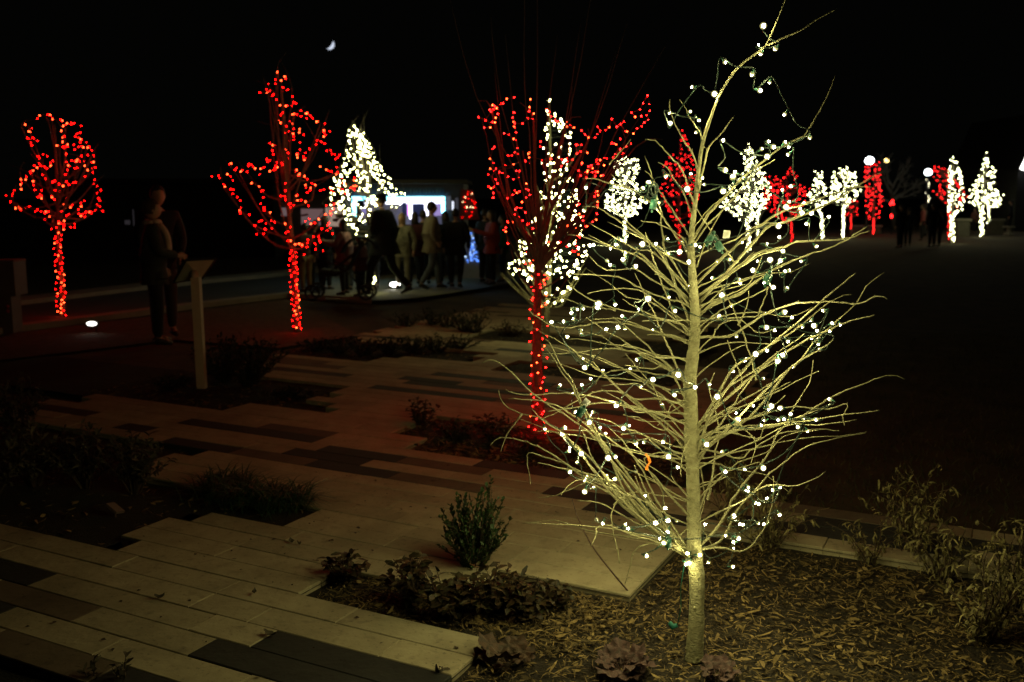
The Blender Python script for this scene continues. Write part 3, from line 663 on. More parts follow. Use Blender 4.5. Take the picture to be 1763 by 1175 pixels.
# ------------------------------------------------------------------ the near tree
YT = 3.32
tree = thing('young_tree', 'slender leafless young tree in the mulch nearest the camera, lit by warm white lamps', 'tree', gnd(1195, 1125))
PXM = YT / F_PX
trunk_px = [(1196, 1135, 17), (1196, 1118, 15.5), (1199, 1060, 13.8), (1200, 1000, 13.5), (1196, 962, 15.5), (1195, 930, 13), (1194, 860, 12), (1192, 790, 12), (1191, 755, 13.5), (1189, 700, 12), (1188, 655, 12),
            (1194, 600, 10.5), (1197, 545, 9.5), (1194, 500, 8.5), (1191, 450, 7.5), (1191, 400, 6.0), (1197, 350, 5.0), (1202, 300, 4.3), (1209, 250, 3.7), (1223, 205, 3.2), (1238, 165, 2.8), (1264, 124, 2.4), (1288, 102, 2.1), (1311, 86, 1.9), (1323, 70, 1.5), (1338, 35, 1.2), (1350, 5, .9), (1356, -14, .6)]
tp = [at(x, y, YT + .012 * math.sin(y * .01)) for x, y, r in trunk_px]
tr = [r * PXM * (1 if y > 600 else .93 if y > 450 else .8) for x, y, r in trunk_px]
mb = MB()
sp = smooth_path(tp, 4)
sr = []
for i in range(len(tr) - 1):
    for k in range(4): sr.append((tr[i] + (tr[i + 1] - tr[i]) * k / 4) * R.uniform(.96, 1.05))
sr.append(tr[-1])
mb.tube(sp, sr, 16, jit=.05)
for _ in range(130):
    i = R.randrange(2, len(sp) - 30); an = R.uniform(0, 6.28)
    d = Vector((math.cos(an), math.sin(an), .2)); mb.ball(sp[i] + d * sr[i] * .85, sr[i] * R.uniform(.12, .32), sub=1)
part('trunk', mb, M['bark'], tree)
mb = MB()
tipb = [at(x, y, YT + d) for x, y, d in ((1322, 78, 0), (1350, 65, .03), (1380, 52, .05), (1405, 35, .07), (1440, 16, .09))]
mb.tube(smooth_path(tipb), [1.5 * PXM - i * .06 * PXM for i in range(17)], 6); part('branch', mb, M['bark'], tree)

def branch_depth(pts):
    # depth offset grows from the trunk (last point) to the tip (first point)
    x0, y0 = pts[-1]; span = math.hypot(pts[0][0] - x0, pts[0][1] - y0)
    return R.uniform(-1, 1) * min(.48, .05 + span * PXM * .75)
KN = []      # points on branches, for cords and lamps
def add_branch(root, pts, depth, YB, r0, r1, m, knots=True, jit=.12, n=6, pxm=None):
    k = len(pts); L = [0]
    for i in range(1, k): L.append(L[-1] + math.hypot(pts[i][0] - pts[i - 1][0], pts[i][1] - pts[i - 1][1]))
    tot = max(L[-1], 1)
    P = []
    for (x, y), l in zip(pts, L):
        t = 1 - l / tot         # 1 at tip
        P.append(at(x, y, YB + depth * (t ** 1.15)))
    S = smooth_path(P, 3)
    if knots: S = [S[0]] + [p + Vector((R.gauss(0, 1), R.gauss(0, .5), R.gauss(0, 1))) * (YB / F_PX) * .6 for p in S[1:-1]] + [S[-1]]
    rr = []
    for i in range(len(S)):
        t = 1 - i / (len(S) - 1)
        r = r0 + (r1 - r0) * t ** .8
        rr.append(r * (1.22 if i % 3 == 0 else .96) * R.uniform(.93, 1.07))
    mbx = MB(); mbx.tube(S, rr, n)
    if knots:
        for i in range(1, len(S) - 1):
            if R.random() < .5:
                d = (S[i + 1] - S[i]).normalized(); s = d.orthogonal().normalized(); s.rotate(Quaternion(d, R.uniform(0, 6.28)))
                mbx.tube([S[i], S[i] + s * rr[i] * 1.4 - d * rr[i] * 1.0, S[i] + s * rr[i] * 1.9 - d * rr[i] * 2.4], [rr[i] * .6, rr[i] * .5, rr[i] * .12], 4)
    KN.extend([(p, (pts)) for p in S])
    return part('branch', mbx, m, root), S
def anchored(pts):
    return math.hypot(0, 0) if False else pts[-1][0] in range(1160, 1216)
for pts in BRANCHES:
    span = math.hypot(pts[0][0] - pts[-1][0], pts[0][1] - pts[-1][1])
    r0 = (1.15 + min(span, 380) / 380 * 1.55) * PXM
    add_branch(tree, pts, branch_depth(pts), YT, r0, .72 * PXM, M['bark'])
# side shoots the traces above did not single out
for _ in range(26):
    y = R.uniform(430, 950); sd = R.choice((-1, 1)); L = R.uniform(90, 330) * (.55 + .45 * min(1, (y - 300) / 400))
    a = math.radians(R.uniform(12, 50)); pts = []
    x0 = 1193 + sd * 3
    for k in range(6):
        t = k / 5
        pts.append((x0 + sd * L * t * math.cos(a * (1 - .35 * t)) + R.gauss(0, 7) * t, y - L * t * math.sin(a * (1 - .3 * t)) + R.gauss(0, 9) * t))
    pts.reverse()
    add_branch(tree, [(round(p[0]), round(p[1])) for p in pts], R.choice((-1, 1)) * R.uniform(.2, .55), YT, 1.7 * PXM, .6 * PXM, M['bark'])

strings = thing('string_lights', 'warm white string lights on green wire wound through the nearest leafless tree', 'string lights', gnd(1195, 1125) + Vector((0, 0, .01)))
pos = []
for x, y, s in BULBS:
    hw = 60 + 240 * max(0, min(1, (y - 150) / 500))            # half width of the crown here
    k = max(0, 1 - ((x - 1195) / max(hw * 1.3, 1)) ** 2) ** .5
    big = s >= 2.2
    d = (-1 if big else R.choice((-1, 1, 1))) * R.uniform(.25, 1.0) * hw * PXM * .8 * k
    if y > 940 and abs(x - 1190) < 30: d = -.05
    if y < 220: d = R.uniform(-.03, .03)
    # rest the lamp near a twig where one passes
    pos.append((at(x, y, YT + d), s, x, y))
root_l = Vector(strings.location)
order = []; left = list(range(len(pos))); cur = max(left, key=lambda i: pos[i][3])
while left:
    left.remove(cur); order.append(cur)
    if not left: break
    c = pos[cur][0]
    cur = min(left, key=lambda i: (pos[i][0] - c).length + .6 * max(0, (pos[i][0].z - c.z)))
cord = MB(); run = []
def flush_run():
    global run
    if len(run) > 1:
        S = smooth_path(run, 5)
        for k in range(2):        # a twisted pair
            Q = []
            for i, p in enumerate(S):
                an = i * 1.7 + k * math.pi
                Q.append(p + Vector((math.cos(an), math.sin(an) * .6, math.sin(an))) * .0018)
            cord.tube(Q, .0012, 4)
    run = []
prev = None
for i in order:
    p, s, x, y = pos[i]
    r = (1.0 + 1.15 * s) * PXM * (p.y / YT) * .75
    out = Vector((R.gauss(0, 1), R.gauss(0, 1) - (1.6 if s > 2.1 else 0), R.gauss(0, 1) - .2)).normalized()
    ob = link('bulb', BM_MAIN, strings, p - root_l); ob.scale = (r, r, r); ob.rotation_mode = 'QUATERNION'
    ob.rotation_quaternion = out.to_track_quat('Z', 'Y')
    k = .0055 / r if r > .0055 else 1
    so = link('socket', SOCK, ob); so.scale = (k, k, k); so.location = (0, 0, -.9 + .9 * k)
    foot = p - out * (r + .0045 * 4.0)
    if prev is not None and (foot - prev).length > .42: flush_run()
    if run:
        mid = (prev + foot) / 2 + Vector((R.gauss(0, .008), R.gauss(0, .008), -.004 - .05 * (foot - prev).length)); run.append(mid)
    run.append(foot); prev = foot
flush_run()
part('cord', cord, M['wire'], strings)
# spare wire coils, plug boxes and tags hanging on the string
def coil(x, y, Y, r):
    mbx = MB(); c = at(x, y, Y); pts = []
    for i in range(60):
        a = i * .55; rr = r * (1 + .25 * math.sin(i * .37))
        pts.append(c + Vector((math.cos(a) * rr * .6 + math.sin(i * .2) * .008, math.sin(a * 1.3) * rr * .5, math.sin(a) * rr)))
    mbx.tube(pts, .0022, 4); part('wire_coil', mbx, M['wire'], strings)
coil(1124, 328, YT - .1, .02); coil(1228, 418, YT - .08, .022)
for x, y, Y, a in ((1222, 412, YT - .1, .5), (1238, 424, YT - .1, -.5), (1000, 709, YT - .25, .6), (1150, 934, YT - .08, 0), (1321, 481, YT - .1, .3), (1125, 352, YT - .1, .2)):
    mbx = MB(); rot = Matrix.Rotation(a, 3, 'Y'); c = at(x, y, Y)
    mbx.box(c, (.022, .016, .034), rot); mbx.tube([c + rot @ Vector((0, 0, .017)), c + rot @ Vector((0, 0, .03))], .006, 6); mbx.tube([c - rot @ Vector((0, 0, .017)), c - rot @ Vector((0, 0, .028))], .004, 6)
    part('plug', mbx, M['socket'], strings)
for x, y, Y, a, w, h in ((1251, 404, YT - .12, .12, .022, .027), (1009, 693, YT - .26, .7, .022, .022)):
    mbx = MB(); mbx.box(at(x, y, Y), (w, .0008, h), Matrix.Rotation(a, 3, 'Y')); part('tag', mbx, M['tag'], strings)

mb = MB(); S = []
for i, (x, y) in enumerate(((1112, 783), (1117, 788), (1119, 796), (1114, 803), (1113, 810))): S.append(at(x, y, YT - .2))
for i in range(len(S) - 1):
    w = Vector((.0045, .002 * (-1) ** i, 0)); mb.add([S[i] - w, S[i] + w, S[i + 1] + w, S[i + 1] - w], [(0, 1, 2, 3)])
mb.ball(S[0], .004, sub=1)
rb = thing('ribbon', 'short bright orange ribbon tied to a low left twig of the nearest tree', 'ribbon', S[0], data=mesh('ribbon', mb, M['ribbon'], S[0]))
mb = MB(); g = gnd(1085, 1015); S = [at(985, 860, 3.95), at(996, 895, 3.92), at(1018, 938, 3.88), at(1045, 975, 3.83), g + Vector((0, 0, -.02))]
mb.tube(smooth_path(S), [.0025 + .0001 * i for i in range(17)], 5)
thing('bare_stick', 'long thin dark curved stick leaning over the corner of the pale paving', 'stick', g, data=mesh('bare_stick', mb, M['rust'], g))
mb = MB(); g = gnd(1158, 1085); mb.tube([g + Vector((-.012, 0, .03)), g + Vector((0, 0, .012)), g + Vector((.018, 0, .02))], [.009, .013, .008], 8); mb.tube([g + Vector((.018, 0, .02)), g + Vector((.03, 0, .09)), at(1172, 1010, 3.4), at(1178, 975, 3.35)], .002, 5)
thing('cable_end', 'teal rubber plug end on the mulch left of the nearest trunk', 'plug', g, data=mesh('cable_end', mb, M['teal'], g))
# ------------------------------------------------------------------ the lit trees behind
def trunk_mesh(root, P, r0, r1, m, n=8):
    mbx = MB(); S = smooth_path(P, 4); k = len(S)
    mbx.tube(S, [(r0 + (r1 - r0) * (i / (k - 1)) ** .8) * R.uniform(.95, 1.05) for i in range(k)], n); part('trunk', mbx, m, root); return S
def inside(p, poly):
    c = False; j = len(poly) - 1
    for i in range(len(poly)):
        if (poly[i][1] > p[1]) != (poly[j][1] > p[1]) and p[0] < (poly[j][0] - poly[i][0]) * (p[1] - poly[i][1]) / (poly[j][1] - poly[i][1]) + poly[i][0]: c = not c
        j = i
    return c
def strand_tree(key, base_px, top_px, fork_px, label, slabel, m, bulb, lampr, r0, spacing, trunk_n, hw, group, trunk_bulbs=True, shoots=0, depth=.5):
    base = gnd(*base_px, -.05); YB = base.y; pxm = YB / F_PX
    root = thing('young_tree', label, 'tree', base, group)
    P = [base] + [at(base_px[0] + (top_px[0] - base_px[0]) * t, base_px[1] + (top_px[1] - base_px[1]) * t, YB) + Vector((R.gauss(0, .015), 0, 0)) for t in (.15, .35, .6, .8, 1)]
    S = trunk_mesh(root, P, r0, r0 * .18, m)
    KN.clear()
    strands = STRANDS[key]; nodes = []
    ss = thing('string_lights', slabel, 'string lights', base + Vector((0, 0, .02)))
    rl = Vector(ss.location); cordm = MB()
    def lamp(p, s=1.0):
        ob = link('bulb', BM_HOT if (bulb in (BM_RED, BM_RED3) and s > 1.15) else bulb, ss, p - rl); r = lampr * s; ob.scale = (r, r, r); ob.rotation_euler = (R.uniform(0, 3), R.uniform(0, 3), 0)
    for st in strands:
        d = R.uniform(-depth, depth); dd = R.uniform(-.15, .15)
        Pn = [at(x, y, YB + d + dd * i) for i, (x, y) in enumerate(st)]
        for i in range(0, len(st), 2): nodes.append((st[i], d + dd * i))
        run = []
        for i in range(len(Pn) - 1):
            L = math.hypot(st[i + 1][0] - st[i][0], st[i + 1][1] - st[i][1]); n = max(1, round(L / spacing))
            for k in range(n):
                p = Pn[i].lerp(Pn[i + 1], k / n) + Vector((R.gauss(0, 1), R.gauss(0, 1), R.gauss(0, 1))) * pxm * 2.6
                lamp(p, R.choice((.8, .9, 1.0, 1.35))); run.append(p)
        lamp(Pn[-1]); run.append(Pn[-1])
        if len(run) > 1: cordm.tube(run, .003, 3)
    run = []
    if trunk_bulbs:
        y0, y1 = base_px[1] - 4, fork_px[1]
        for k in range(trunk_n):
            t = (k + R.random() * .8) / trunk_n; a = k * 1.9 + R.uniform(-.5, .5); y = y0 + (y1 - y0) * t
            x = base_px[0] + (fork_px[0] - base_px[0]) * t + math.cos(a) * hw * R.uniform(.75, 1.1)
            p = at(x, y, YB - abs(math.sin(a)) * hw * pxm - r0 * .2)
            lamp(p, R.choice((.8, .9, 1.0, 1.3))); run.append(p)
        cordm.tube(run, .003, 3)
    if key == 'WH5':                     # lamps filling the cone between the traced strings
        cone = [(606, 212), (622, 218), (645, 262), (668, 300), (690, 335), (690, 352), (660, 350), (640, 395), (610, 400), (585, 360), (572, 335), (590, 290), (600, 250)]; k = 0
        while k < 85:
            x, y = R.uniform(570, 695), R.uniform(212, 400)
            if inside((x, y), cone): lamp(at(x, y, YB + R.uniform(-.6, .6)), R.choice((.8, 1.0))); k += 1
    part('cord', cordm, M['wire'], ss)
    R.shuffle(nodes)
    for (st, d) in nodes[:(26 if key != 'RED3' else 13)]:
        t = R.uniform(.0, .55)
        fx = fork_px[0] + (top_px[0] - fork_px[0]) * t; fy = fork_px[1] + (top_px[1] - fork_px[1]) * t
        if fy < st[1] - 10: fy = st[1] + 25
        fy = min(fy, fork_px[1]); fx = fork_px[0] + (top_px[0] - fork_px[0]) * (fy - fork_px[1]) / (top_px[1] - fork_px[1] - .01)
        mx, my = (st[0] + fx) / 2 + R.gauss(0, 6), (st[1] + fy) / 2 + abs(st[0] - fx) * .18
        add_branch(root, [st, (mx, my), (fx, fy)], d, YB, r0 * .28, r0 * .06, m, knots=False, n=5)
        for _ in range(1):
            add_branch(root, [(st[0] + R.gauss(0, 22), st[1] - R.uniform(5, 45)), (st[0] + R.gauss(0, 8), st[1] + 5), (mx, my)], d, YB, r0 * .12, r0 * .03, m, knots=False, n=4)
    return root
rt = 'trees wrapped in red string lights by the walkway'
strand_tree('RED1', (107, 548), (96, 215), (98, 400), 'small leafless tree with red lamps standing at the far left edge of the view', 'red string lights forming a rounded crown on the far left tree', M['bark_far'], BM_RED, .0055, .05, 6.2, 48, 8, rt, depth=.5)
strand_tree('RED2', (512, 572), (482, 140), (503, 430), 'small leafless tree with red lamps on a pointed crown, left of the lit trailer', 'red string lights with one long arm reaching left, beside the lit trailer', M['bark_far'], BM_RED, .0053, .05, 7.0, 48, 8, rt, depth=.5)
t3 = strand_tree('RED3', (925, 752), (925, 330), (928, 470), 'leafless tree glowing red left of the nearest tree, with long upright shoots', 'red string lights spread wide over the tree directly left of the nearest tree', M['bark_red'], BM_RED3, .0036, .055, 8.2, 50, 15, rt, depth=.35)
YB = gnd(925, 752).y
for x0, y0, x1, y1 in ((900, 330, 775, 0), (905, 330, 845, 30), (880, 380, 850, 100), (915, 320, 903, -30), (922, 330, 925, -40), (935, 340, 960, 60), (945, 350, 1020, -20), (950, 360, 1000, 40), (960, 360, 1080, 40), (965, 380, 1060, 90), (975, 380, 1145, 80), (970, 400, 1120, 170), (890, 380, 830, 210), (900, 400, 842, 300), (985, 400, 1040, 220), (955, 370, 985, 150), (925, 420, 870, 60)):
    add_branch(t3, [(x1, y1), ((x0 * .45 + x1 * .55) + R.gauss(0, 5), (y0 + y1) / 2), (x0 * .8 + x1 * .2, y0 * .8 + y1 * .2 + 8), (x0, y0), (928, 470)], R.uniform(-.3, .3), YB, .0055, .0013, M['bark_red'], n=5)
for x1, y1, x0, y0 in ((1000, 300, 930, 455), (985, 370, 928, 480), (860, 330, 925, 460), (870, 400, 925, 480), (1040, 330, 935, 450), (1010, 420, 930, 500), (980, 470, 930, 515), (845, 280, 920, 440), (900, 260, 925, 430), (950, 290, 927, 430), (880, 430, 926, 500)):
    add_branch(t3, [(x1, y1), ((x0 + x1) / 2 + R.gauss(0, 4), (y0 + y1) / 2 + 12), (x0, y0), (927, y0 + 12)], R.uniform(-.3, .3), YB, .008, .003, M['bark_red'], n=6)

wt = 'trees wrapped in warm white string lights'
strand_tree('WH5', (645, 503), (620, 215), (640, 400), 'conical tree traced in warm white lamps in front of the lit trailer', 'warm white string lights forming a cone in front of the lit trailer', M['bark_far'], BM_MID, .0085, .06, 6.2, 8, 5, wt, trunk_bulbs=False, depth=.7)

# the white tree between the red one and the near one: lamps singly
base = gnd(940, 592, -.05); YB = base.y
root = thing('young_tree', 'tall narrow tree of warm white lamps right behind the red tree with upright shoots', 'tree', base, wt)
trunk_mesh(root, [base, at(941, 540, YB), at(946, 470, YB), at(948, 350, YB), at(946, 175, YB)], .05, .008, M['bark'])
poly = [(946, 163), (955, 185), (966, 205), (985, 225), (980, 290), (1000, 350), (1005, 400), (1012, 440), (992, 478), (965, 492), (935, 470), (905, 488), (868, 465), (890, 430), (900, 400), (925, 370), (932, 300), (938, 200)]
ss = thing('string_lights', 'dense warm white string lights on the narrow tree behind the red one', 'string lights', base + Vector((0, 0, .02)))
n = 0; run = []
while n < 298:
    x, y = R.uniform(865, 1015), 163 + 330 * (R.random() ** .85)
    if inside((x, y), poly):
        p = at(x, y, YB + R.uniform(-.45, .45)); o = link('bulb', BM_MID, ss, p - Vector(ss.location)); r = .0072 * R.choice((.8, 1, 1.3)); o.scale = (r, r, r); n += 1; run.append(p)
for x, y in ((940, 505), (950, 510), (960, 498), (968, 505), (943, 520), (955, 522), (968, 518), (978, 495), (982, 498), (971, 503), (993, 480)):
    p = at(x, y, YB - .1); o = link('bulb', BM_MID, ss, p - Vector(ss.location)); o.scale = (.0085,) * 3
run.sort(key=lambda p: p.z)
cm = MB()
for i in range(0, len(run) - 1, 1):
    pass
cm.tube(run, .0015, 3)
part('cord', cm, M['wire'], ss)
for k in range(34):
    x, y, _ = (*R.choice([(x, y) for x, y in poly[3:17]]), 0); x += R.gauss(0, 10); y += R.uniform(-15, 35)
    y = min(y, 500); fy = min(530, y + R.uniform(40, 110))
    add_branch(root, [(x, y), ((x + 946) / 2, (y + fy) / 2 + 12), (945, fy)], R.uniform(-.4, .4), YB, .014, .004, M['bark'], knots=False, n=5)

def far_tree(key, Y, white, label, slabel, dens=1.0, hwt=9, r=.0165, base=True, group=None):
    poly, tk = CROWNS[key]
    xs_ = [p[0] for p in poly]; ys_ = [p[1] for p in poly]
    b = at(tk[-1][0], tk[-1][1], Y); b.z = -.075
    root = thing('young_tree', label, 'tree', b, group)
    mbt = MB(); mbt.tube([b] + [at(x, y, Y) for x, y in reversed(tk)] + [at(sum(xs_) / len(xs_), min(ys_) + 8, Y)], [.07, .065, .05] + [.05] * (len(tk) - 2) + [.012], 6)
    part('trunk', mbt, M['bark_far'], root)
    mbr = MB(); cx = tk[0][0]; top = min(ys_); bot = tk[0][1]
    for _ in range(22):
        px = R.choice(poly); fy = min(bot, px[1] + R.uniform(5, 25))
        p1 = at(px[0] + R.gauss(0, 3), px[1], Y + R.uniform(-.6, .6)); p0 = at(cx + (sum(xs_) / len(xs_) - cx) * .5, fy, Y)
        mbr.tube([p0, (p0 + p1) / 2 + Vector((0, 0, -.06)), p1], [.022, .015, .006], 4)
    part('crown', mbr, M['bark_far'], root)
    s = thing('string_lights', slabel, 'string lights', b + Vector((0, 0, .02)))
    mbl = MB()
    area = 0
    for i in range(len(poly)):
        x0, y0 = poly[i]; x1, y1 = poly[(i + 1) % len(poly)]; area += x0 * y1 - x1 * y0
    n = int(abs(area) / 2 / 21 * dens); k = 0
    rr = r * Y / 38
    while k < n:
        x, y = R.uniform(min(xs_), max(xs_)), R.uniform(min(ys_), max(ys_))
        if inside((x, y), poly): mbl.ball(at(x, y, Y + R.uniform(-.5, .5)), rr * R.uniform(.8, 1.2)); k += 1
    for i in range(len(poly)):      # lamps run along the outline too
        x0, y0 = poly[i]; x1, y1 = poly[(i + 1) % len(poly)]; m_ = max(1, int(math.hypot(x1 - x0, y1 - y0) / 8))
        for j in range(m_): mbl.ball(at(x0 + (x1 - x0) * j / m_ + R.gauss(0, .8), y0 + (y1 - y0) * j / m_ + R.gauss(0, .8), Y), rr)
    for i in range(len(tk) - 1):
        (x0, y0), (x1, y1) = tk[i], tk[i + 1]; m_ = int(abs(y1 - y0) * .6 * dens)
        for j in range(m_):
            t = j / m_; mbl.ball(at(x0 + (x1 - x0) * t + R.uniform(-hwt, hwt) * .5, y0 + (y1 - y0) * t, Y - .1), rr)
    part('bulb', mbl, E_FARW if white else E_FARR, s, kind='stuff')
far_tree('WH6', 34, True, 'white lit tree with a broad flat-bottomed crown, left of the nearest tree top', 'white lamps on the broad flat-bottomed crown left of the nearest trunk', hwt=6, group=wt)
far_tree('RD7', 28, False, 'red lit tree seen directly behind the nearest trunk, with a pale gap in its middle', 'red lamps on the tree directly behind the nearest trunk', dens=.45, hwt=5)
far_tree('WH8', 29, True, 'large white lit tree just right of the nearest trunk, tallest of the distant ones', 'white lamps on the large pointed tree just right of the nearest trunk', dens=.75, hwt=9, group=wt)
far_tree('WH8B', 33, True, 'white lit tree half hidden behind the large white one right of the nearest trunk', 'white lamps on the half hidden tree behind the large pointed one', dens=.6, hwt=4, group=wt)
far_tree('RD9', 36, False, 'red lit tree with ragged crown between two white trees', 'red lamps on the ragged crown right of the large pointed white tree', dens=.6, hwt=6)
far_tree('WH10', 38, True, 'slim white lit tree with cut-off top right of the ragged red tree', 'white lamps on the slim tree with a cut-off top', dens=.9, hwt=5, group=wt)
far_tree('WH11', 39, True, 'small round-headed white lit tree left of the red pillar of lamps', 'white lamps on the small round head left of the red pillar', dens=.95, hwt=4, group=wt)
far_tree('RD12', 42, False, 'low red lit shrub-like tree left of the red pillar of lamps', 'red lamps on the low crown beside the red pillar', dens=.5, hwt=2)
far_tree('RD13', 42, False, 'narrow tree wrapped into a pillar of red lamps beneath the round street lamp', 'red lamps wound into an upright pillar', dens=.95, hwt=2)
far_tree('RD16', 37, False, 'red lit tree behind and left of the tall white one near the right edge', 'red lamps spreading left of the tall white tree near the right edge', dens=.5, hwt=5)
far_tree('WH17', 35, True, 'tall spindle-shaped white lit tree second from the right edge', 'white lamps on the tall spindle second from the right edge', dens=1.0, hwt=10, group=wt)
far_tree('WH18', 40, True, 'broad pointed white lit tree nearest the right edge', 'white lamps on the broad pointed tree nearest the right edge', dens=.9, hwt=8, group=wt)
far_tree('WH19', 46, True, 'small white lit tree peeping out behind the rightmost white tree', 'white lamps on the small tree behind the rightmost white tree', dens=.5, hwt=4, group=wt)
b = at(1600, 405, 44); b.z = -.075
s = thing('string_lights', 'short hanging strand of dim white lamps below the right round street lamp', 'string lights', b)
mbl = MB()
pl = [(1595, 309), (1600, 317), (1595, 331), (1600, 343), (1595, 352)]
for i in range(4):
    for j in range(7):
        t = j / 7; mbl.ball(at(pl[i][0] + (pl[i + 1][0] - pl[i][0]) * t + R.gauss(0, .8), pl[i][1] + (pl[i + 1][1] - pl[i][1]) * t, 44), .017)
part('bulb', mbl, glow('dim_lamp', (1, .9, .55), 6), s, kind='stuff')
mbl = MB(); mbl.tube([at(x, y, 44.05) for x, y in pl] + [b + Vector((0, 0, 0))], .01, 4); part('cord', mbl, M['wire'], s)
mbl = MB(); b = at(1535, 405, 43); b.z = -.075
for x, y in ((1535, 349), (1538, 351), (1533, 352), (1537, 346), (1535, 371), (1535, 374)): mbl.ball(at(x, y, 43), .05)
s = thing('string_lights', 'two small clusters of red lamps right of the red pillar', 'string lights', b); part('bulb', mbl, E_FARR, s, kind='stuff')
mbl = MB(); mbl.tube([at(1535, 346, 43), at(1535, 374, 43), b], .012, 4); part('cord', mbl, M['wire'], s)

# bare unlit tree behind the street lamps
b = at(1540, 400, 52); b.z = -.075
root = thing('bare_tree', 'unlit grey leafless tree between the two round street lamps', 'tree', b)
mbt = MB(); mbt.tube([b, at(1538, 370, 52), at(1536, 348, 52), at(1534, 320, 52)], [.2, .16, .12, .07], 8); part('trunk', mbt, M['bark_far'], root)
mbt = MB()
def twig(p, d, L, r, n):
    q = p + d * L; mbt.tube([p, (p + q) / 2 + Vector((R.gauss(0, L * .06), 0, R.gauss(0, L * .06))), q], [r, r * .8, r * .55], 5)
    if n:
        for _ in range(3):
            e = (d + Vector((R.gauss(0, .5), R.gauss(0, .4), R.gauss(.12, .35)))).normalized(); twig(p.lerp(q, R.uniform(.55, 1)), e, L * .7, r * .6, n - 1)
for y, dx in ((350, -.9), (350, .9), (338, .7), (335, -.6), (325, .4), (322, -.3), (345, 1.2)):
    twig(at(1536, y, 52), Vector((dx, R.gauss(0, .3), .8)).normalized(), .85, .07, 3)
part('crown', mbt, mat('grey_bark', (.45, .45, .42), .9, .2, 10), root)
# ------------------------------------------------------------------ lamps, moon, ground lights
def street_lamp(x, y, Y, r, m, label, base_y=402):
    c = at(x, y, Y); b = Vector((c.x, c.y, -.075))
    root = thing('street_lamp', label, 'street lamp', b, 'lamp posts across the lawn')
    mbp = MB(); mbp.tube([b, b + Vector((0, 0, .15)), b + Vector((0, 0, .5)), c - Vector((0, 0, r * .9))], [.11, .09, .055, .045], 8); mbp.tube([c - Vector((0, 0, r * 1.05)), c - Vector((0, 0, r * .8))], [.09, r * .55], 8); part('post', mbp, M['metal'], root)
    mbg = MB(); mbg.ball(c, r, sub=3, sc3=(1, 1, .92)); part('globe', mbg, m, root)
E_GLOBE = glow('lamp_globe', (.86, .96, 1.0), 11)
street_lamp(1497, 277, 43, .18, E_GLOBE, 'taller round white globe lamp above the red pillar of lamps')
street_lamp(1598, 297, 41, .145, E_GLOBE, 'lower round white globe lamp left of the tall white tree')
street_lamp(1526, 277, 60, .13, glow('amber_lamp', (1, .72, .22), 8), 'small amber lamp right of the taller white globe')

d = ray(567, 77).normalized(); c = Vector((0, 0, EYE)) + d * 900
mb = MB(); rt_ = d.cross(Vector((0, 0, 1))).normalized(); up = rt_.cross(d)
vs = []; rad = 4.3
mid = Vector((.35, -.94)); n_ = 14
for i in range(n_ + 1):              # a crescent: outer limb and inner terminator, bulging towards the viewer
    a = math.pi * i / n_ - math.pi / 2
    o2 = (math.cos(a), math.sin(a)); i2 = (math.cos(a) * .38, math.sin(a)); m2 = (math.cos(a) * .7, math.sin(a))
    for q, bul in ((o2, 0), (m2, .5), (i2, .75)):
        ang = math.radians(-38); x = q[0] * math.cos(ang) - q[1] * math.sin(ang); y = q[0] * math.sin(ang) + q[1] * math.cos(ang)
        vs.append(c + rt_ * (x * rad) + up * (y * rad) - d * (bul * rad))
fs = []
for i in range(n_):
    for k in range(2): fs.append((i * 3 + k, i * 3 + k + 1, (i + 1) * 3 + k + 1, (i + 1) * 3 + k))
mb.add(vs, fs)
moon = thing('moon', 'small bluish white crescent moon in the black sky', 'moon', c, data=mesh('moon', mb, glow('moonlight', (.75, .83, 1), .9, False), c))

def floodlight(x, y, label, aim, L, sz=.11):
    g = gnd(x, y + 4); c = g + Vector((0, 0, .07)); f = Vector(aim).normalized()
    root = thing('ground_floodlight', label, 'floodlight', g, 'floodlights standing on the ground')
    rot = f.to_track_quat('Y', 'Z').to_matrix()
    mbh = MB(); mbh.box(c - f * .04, (sz * 1.7, .05, sz * .8), rot); part('housing', mbh, M['metal'], root, smooth=False)
    mbl = MB(); mbl.ball(c - f * .012, 1, sub=2, sc3=(sz * .75, .03, sz * .33)); part('lens', mbl, glow('flood_lens', (1, .97, .86), L), root)
    mbs = MB(); mbs.tube([g, c - f * .05], .012, 6); mbs.tube([c - f * .05, c - f * .16 + Vector((0, 0, .02)), g - f * .2], .006, 4); part('stake', mbs, M['metal'], root)
floodlight(158, 563, 'small glaring ground floodlight right of the far left red tree', (.1, -.8, .25), 5, .085)
floodlight(680, 493, 'small glaring ground floodlight at the feet of the striding person', (.15, -.8, .3), 20, .13)
gb = at(645, 498, gnd(645, 503).y - .1)
s = thing('string_lights', 'short knot of warm lamps low on the trunk of the conical white tree', 'string lights', gnd(645, 503))
mbl = MB()
for x, y in ((643, 468), (640, 474), (642, 479), (646, 483), (639, 485), (643, 488), (642, 472), (645, 478)): mbl.ball(at(x, y, gb.y), .014)
part('bulb', mbl, E_MID, s, kind='stuff')
mbl = MB(); mbl.tube([at(642, 466, gb.y), at(645, 480, gb.y), gnd(645, 503)], .004, 4); part('cord', mbl, M['wire'], s)

